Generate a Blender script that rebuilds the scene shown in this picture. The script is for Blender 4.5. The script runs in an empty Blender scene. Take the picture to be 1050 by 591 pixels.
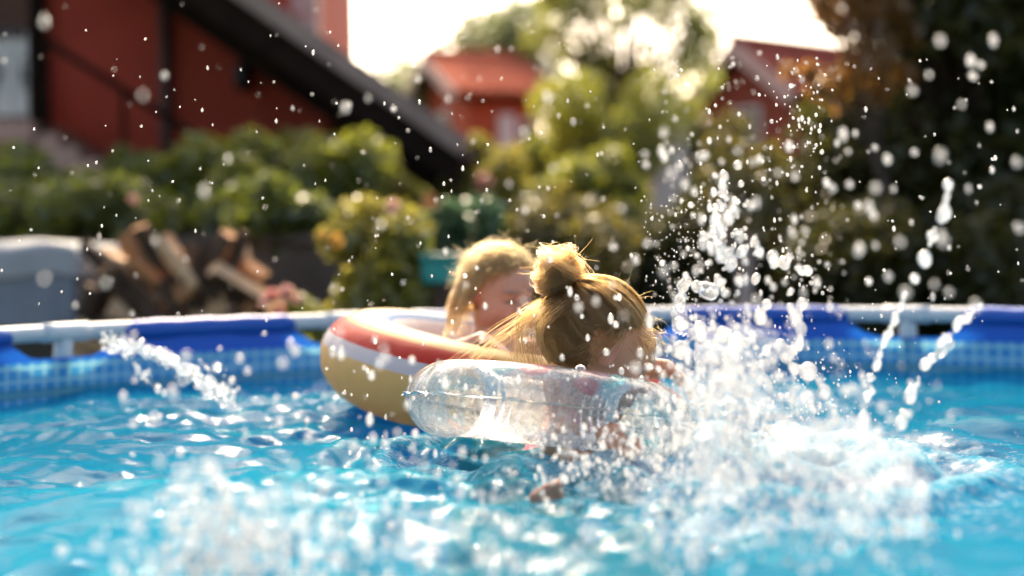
import bpy, math, random
import numpy as np
from mathutils import Vector, Matrix

random.seed(7)
rng = np.random.default_rng(7)
scene = bpy.context.scene
COL = scene.collection

# ------------------------------------------------------------------ camera, sky, sun, exposure
FPX, CX, CY = 1458.0, 525.0, 295.5            # focal length and centre in photograph pixels
CAM = Vector((0.0, 0.0, 0.95))
cam_d = bpy.data.cameras.new('camera')
cam_d.lens = 50.0
cam_d.sensor_width = 36.0
cam_d.clip_start = 0.05
cam_d.clip_end = 2000.0
cam_d.dof.use_dof = True
cam_d.dof.focus_distance = 2.47
cam_d.dof.aperture_fstop = 1.35
cam_d.dof.aperture_blades = 9
cam = bpy.data.objects.new('camera', cam_d)
RM = (Matrix.Rotation(math.radians(90 - 1.36), 3, 'X') @ Matrix.Rotation(math.radians(-0.8), 3, 'Z'))
cam.matrix_world = Matrix.Translation(CAM) @ RM.to_4x4()
COL.objects.link(cam)
scene.camera = cam

SUN = Vector((-0.10, 1.0, 0.80)).normalized()      # towards the sun: behind the garden
elev = math.asin(SUN.z)
azim = math.atan2(SUN.x, SUN.y)
world = bpy.data.worlds.new('World')
scene.world = world
world.use_nodes = True
wn = world.node_tree
wn.nodes.clear()
sky = wn.nodes.new('ShaderNodeTexSky')
sky.sky_type = 'NISHITA'
sky.sun_disc = False
sky.sun_elevation = elev
sky.sun_rotation = azim
sky.air_density = 0.7
sky.dust_density = 6.0
sky.ozone_density = 0.3
bg = wn.nodes.new('ShaderNodeBackground')
bg.inputs['Strength'].default_value = 0.15
wo = wn.nodes.new('ShaderNodeOutputWorld')
wn.links.new(sky.outputs[0], bg.inputs[0])
wn.links.new(bg.outputs[0], wo.inputs[0])
sl = bpy.data.lights.new('sun', 'SUN')
sl.energy = 2.2
sl.angle = math.radians(0.53)
sl.color = (1.0, 0.87, 0.68)
sun = bpy.data.objects.new('sun', sl)
sun.rotation_euler = SUN.to_track_quat('Z', 'Y').to_euler()
sun.location = (0, 20, 20)
COL.objects.link(sun)
vs = scene.view_settings
vs.view_transform = 'Standard'
vs.look = 'None'
vs.gamma = 1.0
vs.exposure = 1.65
vs.use_curve_mapping = False
vs.use_white_balance = True            # camera set to a warm 'shade' white balance
vs.white_balance_temperature = 7300
vs.white_balance_tint = 10
cy = scene.cycles
cy.use_denoising = True
try:
    cy.denoiser = 'OPENIMAGEDENOISE'
except Exception:
    pass
cy.max_bounces = 10
cy.transparent_max_bounces = 24
cy.caustics_reflective = False
cy.caustics_refractive = False
cy.sample_clamp_indirect = 8.0
cy.use_adaptive_sampling = False

def at(px, py, d):
    """world point seen at photograph pixel (px, py), d metres in front of the camera"""
    v = Vector(((px - CX) / FPX * d, -(py - CY) / FPX * d, -d))
    return CAM + RM @ v

# ------------------------------------------------------------------ helpers
class Mat:
    def __init__(self, name):
        self.m = bpy.data.materials.new(name)
        self.m.use_nodes = True
        self.nt = self.m.node_tree
        self.nt.nodes.clear()
        self.out = self.nt.nodes.new('ShaderNodeOutputMaterial')
    def add(self, typ, ins=None, **props):
        n = self.nt.nodes.new(typ)
        for k, v in props.items():
            setattr(n, k, v)
        for k, v in (ins or {}).items():
            s = n.inputs[k]
            if isinstance(v, bpy.types.NodeSocket):
                self.nt.links.new(v, s)
            elif isinstance(v, (tuple, list)) and len(v) == 3 and s.type == 'RGBA':
                s.default_value = (*v, 1)
            else:
                s.default_value = v
        return n
    def mix(self, fac, a, b):
        return self.add('ShaderNodeMixShader', {0: fac, 1: a, 2: b}).outputs[0]
    def cmix(self, fac, a, b, mode='MIX'):
        n = self.add('ShaderNodeMix', data_type='RGBA', blend_type=mode)
        for i, v in ((0, fac), (6, a), (7, b)):
            s = n.inputs[i]
            if isinstance(v, bpy.types.NodeSocket):
                self.nt.links.new(v, s)
            else:
                s.default_value = (*v, 1) if isinstance(v, (tuple, list)) else v
        return n.outputs[2]
    def math(self, op, a, b=0.0, c=0.0):
        return self.add('ShaderNodeMath', {0: a, 1: b, 2: c}, operation=op).outputs[0]
    def ramp(self, fac, stops, interp='LINEAR'):
        n = self.add('ShaderNodeValToRGB', {0: fac})
        n.color_ramp.interpolation = interp
        e = n.color_ramp.elements
        while len(e) < len(stops):
            e.new(0.5)
        for el, (p, c) in zip(e, stops):
            el.position = p
            el.color = (*c, 1) if isinstance(c, (tuple, list)) else (c, c, c, 1)
        return n.outputs[0]
    def noise(self, scale, detail=3.0, vec=None, rough=0.5):
        ins = {'Scale': scale, 'Detail': detail, 'Roughness': rough}
        if vec is not None:
            ins['Vector'] = vec
        return self.add('ShaderNodeTexNoise', ins).outputs[0]
    def coord(self, which='Object'):
        return self.add('ShaderNodeTexCoord').outputs[which]
    def bump(self, h, strength=0.3, dist=0.01):
        return self.add('ShaderNodeBump', {'Height': h, 'Strength': strength, 'Distance': dist}).outputs[0]
    def surf(self, s):
        self.nt.links.new(s, self.out.inputs[0])
        return self.m

def simple(name, c1, c2=None, scale=6.0, rough=0.6, bump=0.15, spec=0.3, metal=0.0, dist=0.01):
    g = Mat(name)
    co = g.coord()
    n = g.noise(scale, 5, co)
    col = g.cmix(g.ramp(n, [(0.3, 0.0), (0.7, 1.0)]), c1, c2 or tuple(x * 0.75 for x in c1))
    b = g.bump(g.noise(scale * 6, 4, co), bump, dist)
    p = g.add('ShaderNodeBsdfPrincipled', {'Base Color': col, 'Roughness': rough, 'Normal': b,
                                          'Specular IOR Level': spec, 'Metallic': metal})
    return g.surf(p.outputs[0])

def foliage(name, c1, c2, trans=0.45, gloss=0.06, tcol=None):
    g = Mat(name)
    a = g.add('ShaderNodeAttribute', attribute_name='tint').outputs['Fac']
    col = g.cmix(a, c1, c2)
    d = g.add('ShaderNodeBsdfDiffuse', {'Color': col}).outputs[0]
    tc = g.cmix(0.5, col, tcol or tuple(min(1, x * 2.2) for x in c2))
    t = g.add('ShaderNodeBsdfTranslucent', {'Color': tc}).outputs[0]
    s = g.mix(trans, d, t)
    gl = g.add('ShaderNodeBsdfGlossy', {'Color': (1, 1, 1), 'Roughness': 0.35}).outputs[0]
    return g.surf(g.mix(gloss, s, gl))

def link(o, parent=None):
    COL.objects.link(o)
    if parent is not None:
        o.parent = parent
    return o

def tag(o, label=None, cat=None, group=None, kind=None):
    if label: o['label'] = label
    if cat: o['category'] = cat
    if group: o['group'] = group
    if kind: o['kind'] = kind
    return o

def empty(name, label, cat, loc=(0, 0, 0), group=None):
    o = bpy.data.objects.new(name, None)
    o.location = loc
    o.empty_display_size = 0.1
    link(o)
    bpy.context.view_layer.update()
    return tag(o, label, cat, group)

def mesh(name, verts, faces, m, parent=None, smooth=False, tint=None, uv=None, col=None):
    """one mesh object; vertices in world coordinates (parents carry a plain translation)"""
    v = np.asarray(verts, dtype=np.float32).reshape(-1, 3)
    if parent is not None:
        off = np.array(parent.matrix_world.translation, dtype=np.float32) if parent.parent is None else world_loc(parent)
        v = v - off
    me = bpy.data.meshes.new(name)
    if isinstance(faces, np.ndarray):
        f = faces.astype(np.int32)
        me.vertices.add(len(v))
        me.vertices.foreach_set('co', v.ravel())
        me.loops.add(f.size)
        me.loops.foreach_set('vertex_index', f.ravel())
        me.polygons.add(len(f))
        me.polygons.foreach_set('loop_start', np.arange(0, f.size, f.shape[1], dtype=np.int32))
        me.update(calc_edges=True)
    else:
        me.from_pydata(v.tolist(), [], faces)
    if smooth:
        me.polygons.foreach_set('use_smooth', np.ones(len(me.polygons), dtype=bool))
    if tint is not None:
        a = me.attributes.new('tint', 'FLOAT', 'POINT')
        a.data.foreach_set('value', np.asarray(tint, dtype=np.float32))
    if col is not None:
        a = me.attributes.new('paint', 'FLOAT_COLOR', 'POINT')
        a.data.foreach_set('color', np.asarray(col, dtype=np.float32).ravel())
    if uv is not None:
        u = me.uv_layers.new(name='UVMap')
        idx = np.empty(len(me.loops), dtype=np.int32)
        me.loops.foreach_get('vertex_index', idx)
        u.data.foreach_set('uv', np.asarray(uv, dtype=np.float32)[idx].ravel())
    me.materials.append(m)
    me.validate()
    o = bpy.data.objects.new(name, me)
    return link(o, parent)

def world_loc(o):
    p = np.zeros(3, dtype=np.float32)
    while o is not None:
        p += np.array(o.location, dtype=np.float32)
        o = o.parent
    return p

BOXF = [(0, 3, 2, 1), (4, 5, 6, 7), (0, 1, 5, 4), (1, 2, 6, 5), (2, 3, 7, 6), (3, 0, 4, 7)]
def boxv(lo, hi):
    a, b = lo, hi
    return [(a[0], a[1], a[2]), (b[0], a[1], a[2]), (b[0], b[1], a[2]), (a[0], b[1], a[2]),
            (a[0], a[1], b[2]), (b[0], a[1], b[2]), (b[0], b[1], b[2]), (a[0], b[1], b[2])]
def box(name, lo, hi, m, parent=None, bevel=0.0):
    o = mesh(name, boxv(lo, hi), BOXF, m, parent)
    if bevel:
        b = o.modifiers.new('bevel', 'BEVEL'); b.width = bevel; b.segments = 2
    return o
def beam(name, a, b, w, h, m, parent=None, up=Vector((0, 0, 1))):
    """bar of w x h section from a to b"""
    a, b = Vector(a), Vector(b)
    d = (b - a).normalized()
    s = d.cross(up)
    s = s.normalized() if s.length > 1e-4 else Vector((1, 0, 0))
    u = s.cross(d)
    v = []
    for p in (a, b):
        for i, j in ((-1, -1), (1, -1), (1, 1), (-1, 1)):
            v.append(tuple(p + s * (i * w / 2) + u * (j * h / 2)))
    f = [(0, 1, 2, 3), (7, 6, 5, 4), (0, 4, 5, 1), (1, 5, 6, 2), (2, 6, 7, 3), (3, 7, 4, 0)]
    return mesh(name, v, f, m, parent)

def tube_geo(pts, rad, n=8, caps=True, base=0):
    pts = [Vector(p) for p in pts]
    V, F = [], []
    ref = Vector((0.31, 0.17, 0.93)).normalized()
    for i, p in enumerate(pts):
        d = (pts[min(i + 1, len(pts) - 1)] - pts[max(i - 1, 0)]).normalized()
        s = d.cross(ref)
        if s.length < 1e-3:
            s = d.cross(Vector((1, 0, 0)))
        s.normalize(); u = s.cross(d)
        r = rad[i] if hasattr(rad, '__len__') else rad
        for k in range(n):
            a = 2 * math.pi * k / n
            V.append(tuple(p + s * (math.cos(a) * r) + u * (math.sin(a) * r)))
    for i in range(len(pts) - 1):
        for k in range(n):
            F.append((base + i * n + k, base + i * n + (k + 1) % n, base + (i + 1) * n + (k + 1) % n, base + (i + 1) * n + k))
    if caps:
        F.append(tuple(base + k for k in range(n))[::-1])
        F.append(tuple(base + (len(pts) - 1) * n + k for k in range(n)))
    return V, F
def tube(name, pts, rad, m, parent=None, n=8, smooth=True):
    V, F = tube_geo(pts, rad, n)
    return mesh(name, V, F, m, parent, smooth)

def ico(sub):
    import bmesh
    bm = bmesh.new()
    bmesh.ops.create_icosphere(bm, subdivisions=sub, radius=1.0)
    v = np.array([x.co[:] for x in bm.verts]); f = np.array([[y.index for y in x.verts] for x in bm.faces])
    bm.free()
    return v, f

def wobble(p, seed, freq, octs=3):
    """cheap smooth noise in about -1..1 on an (n,3) array"""
    r = np.random.default_rng(seed)
    out = np.zeros(len(p)); amp = 1.0; tot = 0
    for o in range(octs):
        for _ in range(4):
            k = r.normal(size=3); k *= freq * (2 ** o) / np.linalg.norm(k) * r.uniform(0.6, 1.4)
            out += amp * np.sin(p @ k + r.uniform(0, 6.28)) * 0.5
        tot += amp; amp *= 0.5
    return out / tot

# ---- smooth-union solids (used for the bodies and for the splashing water)
class Blob:
    def __init__(self, lo, hi, h):
        self.lo = np.array(lo, float); self.h = h
        self.n = np.ceil((np.array(hi, float) - self.lo) / h).astype(int) + 1
        self.F = np.full(self.n, 0.08)
    def _sub(self, lo, hi, pad):
        i0 = np.clip(np.floor((lo - pad - self.lo) / self.h).astype(int), 0, self.n)
        i1 = np.clip(np.ceil((hi + pad - self.lo) / self.h).astype(int) + 1, 0, self.n)
        if np.any(i1 - i0 < 1):
            return None, None
        ax = [self.lo[a] + self.h * np.arange(i0[a], i1[a]) for a in range(3)]
        P = np.stack(np.meshgrid(*ax, indexing='ij'), -1)
        return tuple(slice(i0[a], i1[a]) for a in range(3)), P
    def _apply(self, s, d, k, cut):
        A = self.F[s]
        if cut:
            d = -d
            hh = np.clip(0.5 - 0.5 * (d - A) / k, 0, 1)
            self.F[s] = d * (1 - hh) + A * hh + k * hh * (1 - hh)
        else:
            hh = np.clip(0.5 + 0.5 * (d - A) / k, 0, 1)
            self.F[s] = d * (1 - hh) + A * hh - k * hh * (1 - hh)
    def ell(self, c, r, R=None, k=0.012, cut=False):
        c = np.array(c, float); r = np.array(r, float)
        m = r.max()
        s, P = self._sub(c - m, c + m, 0.045)
        if s is None: return
        q = P - c
        if R is not None:
            q = q @ R
        k0 = np.linalg.norm(q / r, axis=-1); k1 = np.linalg.norm(q / (r * r), axis=-1) + 1e-9
        self._apply(s, k0 * (k0 - 1) / k1, k, cut)
    def cone(self, a, b, ra, rb, k=0.012, cut=False):
        a = np.array(a, float); b = np.array(b, float)
        m = max(ra, rb)
        s, P = self._sub(np.minimum(a, b) - m, np.maximum(a, b) + m, 0.045)
        if s is None: return
        ab = b - a
        t = np.clip(((P - a) @ ab) / (ab @ ab + 1e-12), 0, 1)
        d = np.linalg.norm(P - a - t[..., None] * ab, axis=-1) - (ra + (rb - ra) * t)
        self._apply(s, d, k, cut)
    def mesh(self):
        F = self.F; n = self.n
        ins = F < 0
        c = [ins[i:n[0] - 1 + i, j:n[1] - 1 + j, k:n[2] - 1 + k] for i in (0, 1) for j in (0, 1) for k in (0, 1)]
        sm = sum(x.astype(np.int8) for x in c)
        act = (sm > 0) & (sm < 8)
        idx = np.argwhere(act)
        cid = np.full(act.shape, -1, dtype=np.int64)
        cid[act] = np.arange(len(idx))
        acc = np.zeros((len(idx), 3)); cnt = np.zeros(len(idx))
        corners = [np.array((i, j, k)) for i in (0, 1) for j in (0, 1) for k in (0, 1)]
        for a in range(8):
            for b in range(a + 1, 8):
                if np.abs(corners[a] - corners[b]).sum() != 1: continue
                ia = idx + corners[a]; ib = idx + corners[b]
                fa = F[ia[:, 0], ia[:, 1], ia[:, 2]]; fb = F[ib[:, 0], ib[:, 1], ib[:, 2]]
                x = (fa < 0) != (fb < 0)
                t = fa[x] / (fa[x] - fb[x])
                acc[x] += ia[x] + t[:, None] * (ib[x] - ia[x]); cnt[x] += 1
        V = self.lo + self.h * acc / cnt[:, None]
        faces = []
        for ax in range(3):
            o1, o2 = [(1, 2), (2, 0), (0, 1)][ax]
            sl0 = [slice(None)] * 3; sl1 = [slice(None)] * 3
            sl0[ax] = slice(0, -1); sl1[ax] = slice(1, None)
            e = np.argwhere(ins[tuple(sl0)] != ins[tuple(sl1)])
            ok = (e[:, o1] > 0) & (e[:, o2] > 0) & (e[:, o1] < n[o1] - 1) & (e[:, o2] < n[o2] - 1)
            e = e[ok]
            if not len(e): continue
            d1 = np.zeros(3, int); d1[o1] = 1
            d2 = np.zeros(3, int); d2[o2] = 1
            g = lambda q: cid[q[:, 0], q[:, 1], q[:, 2]]
            quad = np.stack([g(e - d1 - d2), g(e - d2), g(e), g(e - d1)], 1)
            flip = ~ins[e[:, 0], e[:, 1], e[:, 2]]
            quad[flip] = quad[flip][:, ::-1]
            faces.append(quad)
        return V, np.concatenate(faces)

# ------------------------------------------------------------------ materials
M = {}
# pool water: clear, a little cloudy with tiny bubbles, foam where it is churned
WATER_Z = 0.60
def water_material():
    g = Mat('pool_water')
    co = g.coord()
    a = g.add('ShaderNodeAttribute', attribute_name='tint').outputs['Fac']
    fn = g.noise(55, 6, co, 0.65)
    foam = g.math('MULTIPLY', g.ramp(g.math('ADD', fn, g.math('MULTIPLY', a, 0.42)), [(0.66, 0.0), (0.95, 1.0)]), 0.55)
    mp = g.add('ShaderNodeMapping', {'Vector': co, 'Scale': (1.0, 1.7, 1.0), 'Rotation': (0, 0, 0.3)}).outputs[0]
    bm = g.bump(g.noise(48, 7, mp, 0.58), 0.30, 0.005)
    tr = g.add('ShaderNodeBsdfTransparent', {'Color': (0.24, 0.90, 0.95)}).outputs[0]
    rf = g.add('ShaderNodeBsdfRefraction', {'Color': (0.24, 0.90, 0.95), 'Roughness': 0.0, 'IOR': 1.33, 'Normal': bm}).outputs[0]
    body = g.mix(0.5, tr, rf)
    milky = g.mix(0.6, g.add('ShaderNodeBsdfTranslucent', {'Color': (0.004, 0.36, 0.50), 'Normal': bm}).outputs[0], g.add('ShaderNodeBsdfDiffuse', {'Color': (0.004, 0.36, 0.50), 'Normal': bm}).outputs[0])
    body = g.mix(0.34, body, milky)
    wht = g.mix(0.5, g.add('ShaderNodeBsdfDiffuse', {'Color': (0.85, 0.88, 0.9)}).outputs[0],
                g.add('ShaderNodeBsdfTranslucent', {'Color': (0.85, 0.88, 0.9)}).outputs[0])
    body = g.mix(foam, body, wht)
    fr = g.add('ShaderNodeFresnel', {'IOR': 1.33, 'Normal': bm}).outputs[0]
    gl = g.add('ShaderNodeBsdfGlossy', {'Color': (1, 1, 1), 'Roughness': 0.05, 'Normal': bm}).outputs[0]
    return g.surf(g.mix(g.math('MULTIPLY', fr, 0.10), body, gl))
M['water'] = water_material()
def drop_material(name, clear, col=(0.96, 0.94, 0.92), vary=0.5):
    g = Mat(name)
    t = g.add('ShaderNodeBsdfTranslucent', {'Color': col}).outputs[0]
    d = g.add('ShaderNodeBsdfDiffuse', {'Color': col}).outputs[0]
    s = g.mix(0.35, t, d)
    tr = g.add('ShaderNodeBsdfTransparent', {'Color': (0.93, 0.97, 1.0)}).outputs[0]
    isl = g.add('ShaderNodeNewGeometry').outputs['Random Per Island']
    s = g.mix(g.math('MULTIPLY_ADD', isl, vary, clear - vary / 2), s, tr)
    fr = g.add('ShaderNodeFresnel', {'IOR': 1.33}).outputs[0]
    gl = g.add('ShaderNodeBsdfGlossy', {'Color': (1, 1, 1), 'Roughness': 0.28}).outputs[0]
    return g.surf(g.mix(fr, s, gl))
M['drop'] = drop_material('water_drop', 0.58)
M['thinjet'] = drop_material('thin_water_jet', 0.72, (0.90, 0.95, 0.97), 0.1)
M['jet'] = drop_material('water_jet', 0.52, (0.90, 0.94, 0.96), 0.1)
def sheet_material():
    g = Mat('splash_water_sheet')
    co = g.coord()
    n = g.noise(26, 6, co, 0.62)
    vis = g.ramp(n, [(0.38, 0.02), (0.68, 0.30)])
    t = g.mix(0.3, g.add('ShaderNodeBsdfTranslucent', {'Color': (0.93, 0.95, 0.97)}).outputs[0],
              g.add('ShaderNodeBsdfDiffuse', {'Color': (0.93, 0.95, 0.97)}).outputs[0])
    tr = g.add('ShaderNodeBsdfTransparent', {'Color': (0.97, 0.99, 1.0)}).outputs[0]
    s = g.mix(vis, tr, t)
    b = g.bump(g.noise(60, 4, co), 0.5, 0.01)
    fr = g.add('ShaderNodeFresnel', {'IOR': 1.25, 'Normal': b}).outputs[0]
    gl = g.add('ShaderNodeBsdfGlossy', {'Color': (1, 1, 1), 'Roughness': 0.22, 'Normal': b}).outputs[0]
    return g.surf(g.mix(g.math('MULTIPLY', fr, 0.7), s, gl))
M['sheet'] = sheet_material()

def vinyl(g, col, trans=0.25, rough=0.45):
    b = g.bump(g.noise(14, 3, g.coord()), 0.12, 0.01)
    p = g.add('ShaderNodeBsdfPrincipled', {'Base Color': col, 'Roughness': rough, 'Normal': b}).outputs[0]
    t = g.add('ShaderNodeBsdfTranslucent', {'Color': col}).outputs[0]
    return g.surf(g.mix(trans, p, t))
g = Mat('blue_liner'); M['liner'] = vinyl(g, (0.008, 0.13, 0.56), 0.3)
def liner_wall_material():
    g = Mat('liner_wall_print')
    uv = g.add('ShaderNodeUVMap').outputs[0]
    sep = g.add('ShaderNodeSeparateXYZ', {0: uv})
    br = g.add('ShaderNodeTexBrick', {'Vector': uv, 'Color1': (0.03, 0.34, 0.62), 'Color2': (0.08, 0.44, 0.66), 'Mortar': (0.34, 0.70, 0.72),
                                     'Scale': 1.0, 'Mortar Size': 0.0045, 'Mortar Smooth': 0.3, 'Brick Width': 0.034, 'Row Height': 0.034})
    br.offset = 0.0
    z = sep.outputs[1]
    inband = g.math('MULTIPLY', g.math('GREATER_THAN', z, 0.540), g.math('LESS_THAN', z, 0.692))
    row = g.math('MULTIPLY', g.math('GREATER_THAN', z, 0.60), g.math('LESS_THAN', z, 0.628))
    tilec = g.cmix(g.math('MULTIPLY', row, 0.65), br.outputs[0], (0.05, 0.30, 0.33))
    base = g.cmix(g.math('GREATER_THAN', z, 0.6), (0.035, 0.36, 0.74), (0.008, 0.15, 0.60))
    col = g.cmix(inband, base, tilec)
    return vinyl(g, col, 0.3)
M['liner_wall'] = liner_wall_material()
def floor_material():
    g = Mat('liner_floor_print')
    co = g.coord()
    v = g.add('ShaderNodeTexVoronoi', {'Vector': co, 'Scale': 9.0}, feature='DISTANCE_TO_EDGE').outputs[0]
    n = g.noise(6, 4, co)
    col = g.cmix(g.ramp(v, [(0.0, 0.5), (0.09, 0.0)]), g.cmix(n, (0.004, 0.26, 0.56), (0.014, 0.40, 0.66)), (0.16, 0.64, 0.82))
    return vinyl(g, col, 0.0)
M['liner_floor'] = floor_material()
M['pipe'] = simple('white_steel_pipe', (0.62, 0.66, 0.68), (0.54, 0.58, 0.60), 8, 0.5, 0.05, 0.3)
M['joint'] = simple('grey_plastic_joint', (0.62, 0.65, 0.68), None, 8, 0.5, 0.05)
M['grass'] = simple('lawn_ground', (0.06, 0.09, 0.025), (0.10, 0.10, 0.04), 3, 0.9, 0.6)
M['soil'] = simple('terrace_soil', (0.07, 0.05, 0.03), (0.05, 0.07, 0.025), 4, 0.95, 0.6)
M['concrete'] = simple('weathered_concrete', (0.12, 0.10, 0.085), (0.07, 0.06, 0.05), 3, 0.9, 0.5)
M['red'] = simple('red_render', (0.54, 0.085, 0.048), (0.44, 0.066, 0.040), 2.2, 0.85, 0.25)
M['red2'] = simple('orange_red_render', (0.55, 0.11, 0.045), (0.45, 0.08, 0.04), 2, 0.85, 0.25)
M['brickred'] = simple('brick_red_render', (0.33, 0.085, 0.052), (0.25, 0.062, 0.04), 2, 0.9, 0.3)
M['cream'] = simple('cream_render', (0.72, 0.60, 0.42), (0.62, 0.50, 0.36), 2, 0.85, 0.2)
M['quoin'] = simple('pale_pink_stone', (0.62, 0.44, 0.38), (0.52, 0.36, 0.31), 3, 0.85, 0.3)
M['stairs'] = simple('pink_stone_steps', (0.58, 0.36, 0.28), (0.48, 0.30, 0.24), 4, 0.85, 0.3)
M['darkwood'] = simple('dark_stained_wood', (0.024, 0.014, 0.010), (0.013, 0.008, 0.006), 5, 0.85, 0.3, 0.08)
M['brownwood'] = simple('brown_timber', (0.10, 0.055, 0.035), (0.07, 0.04, 0.026), 6, 0.75, 0.3)
M['greypipe'] = simple('brown_grey_metal', (0.13, 0.075, 0.065), (0.10, 0.06, 0.05), 5, 0.5, 0.1)
M['verge'] = simple('grey_brown_flashing', (0.34, 0.25, 0.21), (0.25, 0.18, 0.15), 4, 0.6, 0.1)
M['blackmetal'] = simple('black_iron', (0.018, 0.016, 0.016), None, 6, 0.45, 0.1, 0.5)
M['whitepaint'] = simple('white_paint', (0.78, 0.76, 0.72), (0.66, 0.64, 0.60), 4, 0.6, 0.1)
M['plaster'] = simple('white_plaster', (0.82, 0.75, 0.71), (0.72, 0.62, 0.57), 3, 0.85, 0.2)
M['glass'] = simple('dark_window_glass', (0.03, 0.035, 0.04), None, 3, 0.08, 0.02, 0.6)
def tile_roof(name, c1, c2):
    g = Mat(name)
    co = g.coord()
    col = g.cmix(g.ramp(g.noise(3.5, 5, co), [(0.3, 0.0), (0.7, 1.0)]), c1, c2)
    p = g.add('ShaderNodeBsdfPrincipled', {'Base Color': col, 'Roughness': 0.95, 'Specular IOR Level': 0.1}).outputs[0]
    return g.surf(p)
M['tiles'] = tile_roof('clay_roof_tile', (0.62, 0.17, 0.09), (0.45, 0.12, 0.07))
M['tiles_dark'] = tile_roof('weathered_roof_tile', (0.40, 0.10, 0.07), (0.26, 0.07, 0.05))
M['bark'] = simple('bark', (0.10, 0.07, 0.05), (0.05, 0.036, 0.026), 9, 0.95, 0.8)
M['palebark'] = simple('pale_bark', (0.42, 0.33, 0.30), (0.30, 0.23, 0.21), 9, 0.9, 0.6)
M['logbark'] = simple('firewood_bark', (0.09, 0.055, 0.036), (0.045, 0.03, 0.02), 14, 0.95, 0.8)
M['logwood'] = simple('split_firewood', (0.66, 0.46, 0.29), (0.52, 0.32, 0.17), 18, 0.85, 0.5)
M['logwood2'] = simple('split_firewood_orange', (0.50, 0.24, 0.10), (0.36, 0.17, 0.08), 18, 0.85, 0.5)
M['tarp'] = simple('grey_tarpaulin', (0.20, 0.23, 0.27), (0.15, 0.175, 0.21), 4, 0.7, 0.4)
M['tarp2'] = simple('pale_tarpaulin_top', (0.34, 0.36, 0.38), (0.28, 0.30, 0.32), 4, 0.7, 0.4)
M['teal'] = simple('teal_plastic', (0.02, 0.30, 0.24), (0.015, 0.24, 0.20), 5, 0.4, 0.05)
M['f_hedge'] = foliage('hedge_leaves', (0.030, 0.050, 0.010), (0.15, 0.18, 0.02), 0.48)
M['f_yellow'] = foliage('yellow_green_leaves', (0.10, 0.13, 0.02), (0.30, 0.26, 0.04), 0.5)
M['f_mid'] = foliage('mid_green_leaves', (0.06, 0.09, 0.015), (0.25, 0.26, 0.03), 0.52)
M['f_blue'] = foliage('blue_green_leaves', (0.03, 0.08, 0.035), (0.07, 0.14, 0.06), 0.4)
M['f_dark'] = foliage('dark_leaves', (0.013, 0.021, 0.006), (0.080, 0.078, 0.018), 0.32, 0.03)
M['f_olive'] = foliage('olive_leaves', (0.035, 0.042, 0.010), (0.13, 0.11, 0.022), 0.45)
M['f_locust'] = foliage('pale_tree_leaves', (0.08, 0.14, 0.03), (0.26, 0.27, 0.06), 0.55)
M['f_far'] = foliage('far_tree_leaves', (0.10, 0.14, 0.05), (0.18, 0.21, 0.08), 0.4)
M['f_backlight'] = foliage('amber_backlight_leaves', (0.16, 0.08, 0.02), (0.34, 0.17, 0.04), 0.5)  # golden backlight on the dark tree's left edge, put into the leaf colour
M['petal_pink'] = foliage('pink_petals', (0.62, 0.22, 0.20), (0.75, 0.38, 0.33), 0.4)
M['petal_coral'] = foliage('coral_petals', (0.68, 0.16, 0.10), (0.74, 0.32, 0.26), 0.4)
M['petal_orange'] = foliage('orange_petals', (0.60, 0.24, 0.05), (0.66, 0.34, 0.08), 0.4)
M['petal_red'] = foliage('red_petals', (0.50, 0.03, 0.03), (0.62, 0.06, 0.05), 0.4)
def skin_material():
    g = Mat('skin')
    c = g.add('ShaderNodeAttribute', attribute_name='paint').outputs['Color']
    co = g.coord()
    c = g.cmix(g.math('MULTIPLY', g.noise(40, 4, co), 0.25), c, (0.55, 0.25, 0.17))
    b = g.bump(g.noise(420, 3, co), 0.08, 0.002)
    p = g.add('ShaderNodeBsdfPrincipled', {'Base Color': c, 'Roughness': 0.42, 'Normal': b, 'Subsurface Weight': 0.25,
                                          'Subsurface Scale': 0.012, 'Subsurface Radius': (1.0, 0.35, 0.2)})
    return g.surf(p.outputs[0])
M['skin'] = skin_material()
def hair_material(name, melanin, red, tint=(1, 1, 1)):
    g = Mat(name)
    h = g.add('ShaderNodeBsdfHairPrincipled')
    h.parametrization = 'MELANIN'
    for k, v in (('Melanin', melanin), ('Melanin Redness', red), ('Roughness', 0.35), ('Radial Roughness', 0.5), ('Random Color', 0.25)):
        if k in h.inputs: h.inputs[k].default_value = v
    return g.surf(h.outputs[0])
M['hair1'] = hair_material('light_brown_hair', 0.36, 0.4)
M['hair2'] = hair_material('blonde_hair', 0.22, 0.45)
M['scalp'] = simple('scalp_hair_base', (0.20, 0.12, 0.065), (0.13, 0.075, 0.042), 60, 0.7, 0.4)
M['tie'] = simple('pale_hair_tie', (0.70, 0.60, 0.45), None, 20, 0.6, 0.2)
def suit_material(name, c1, c2):
    g = Mat(name)
    co = g.coord()
    v = g.add('ShaderNodeTexVoronoi', {'Vector': co, 'Scale': 38.0}).outputs[0]
    col = g.cmix(g.ramp(v, [(0.30, 1.0), (0.36, 0.0)]), c1, c2)
    p = g.add('ShaderNodeBsdfPrincipled', {'Base Color': col, 'Roughness': 0.5}).outputs[0]
    return g.surf(p)
M['suit1'] = suit_material('pink_swimsuit_fabric', (0.72, 0.16, 0.20), (0.80, 0.50, 0.45))
M['suit2'] = suit_material('dark_swimsuit_fabric', (0.05, 0.05, 0.08), (0.10, 0.08, 0.12))

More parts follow.
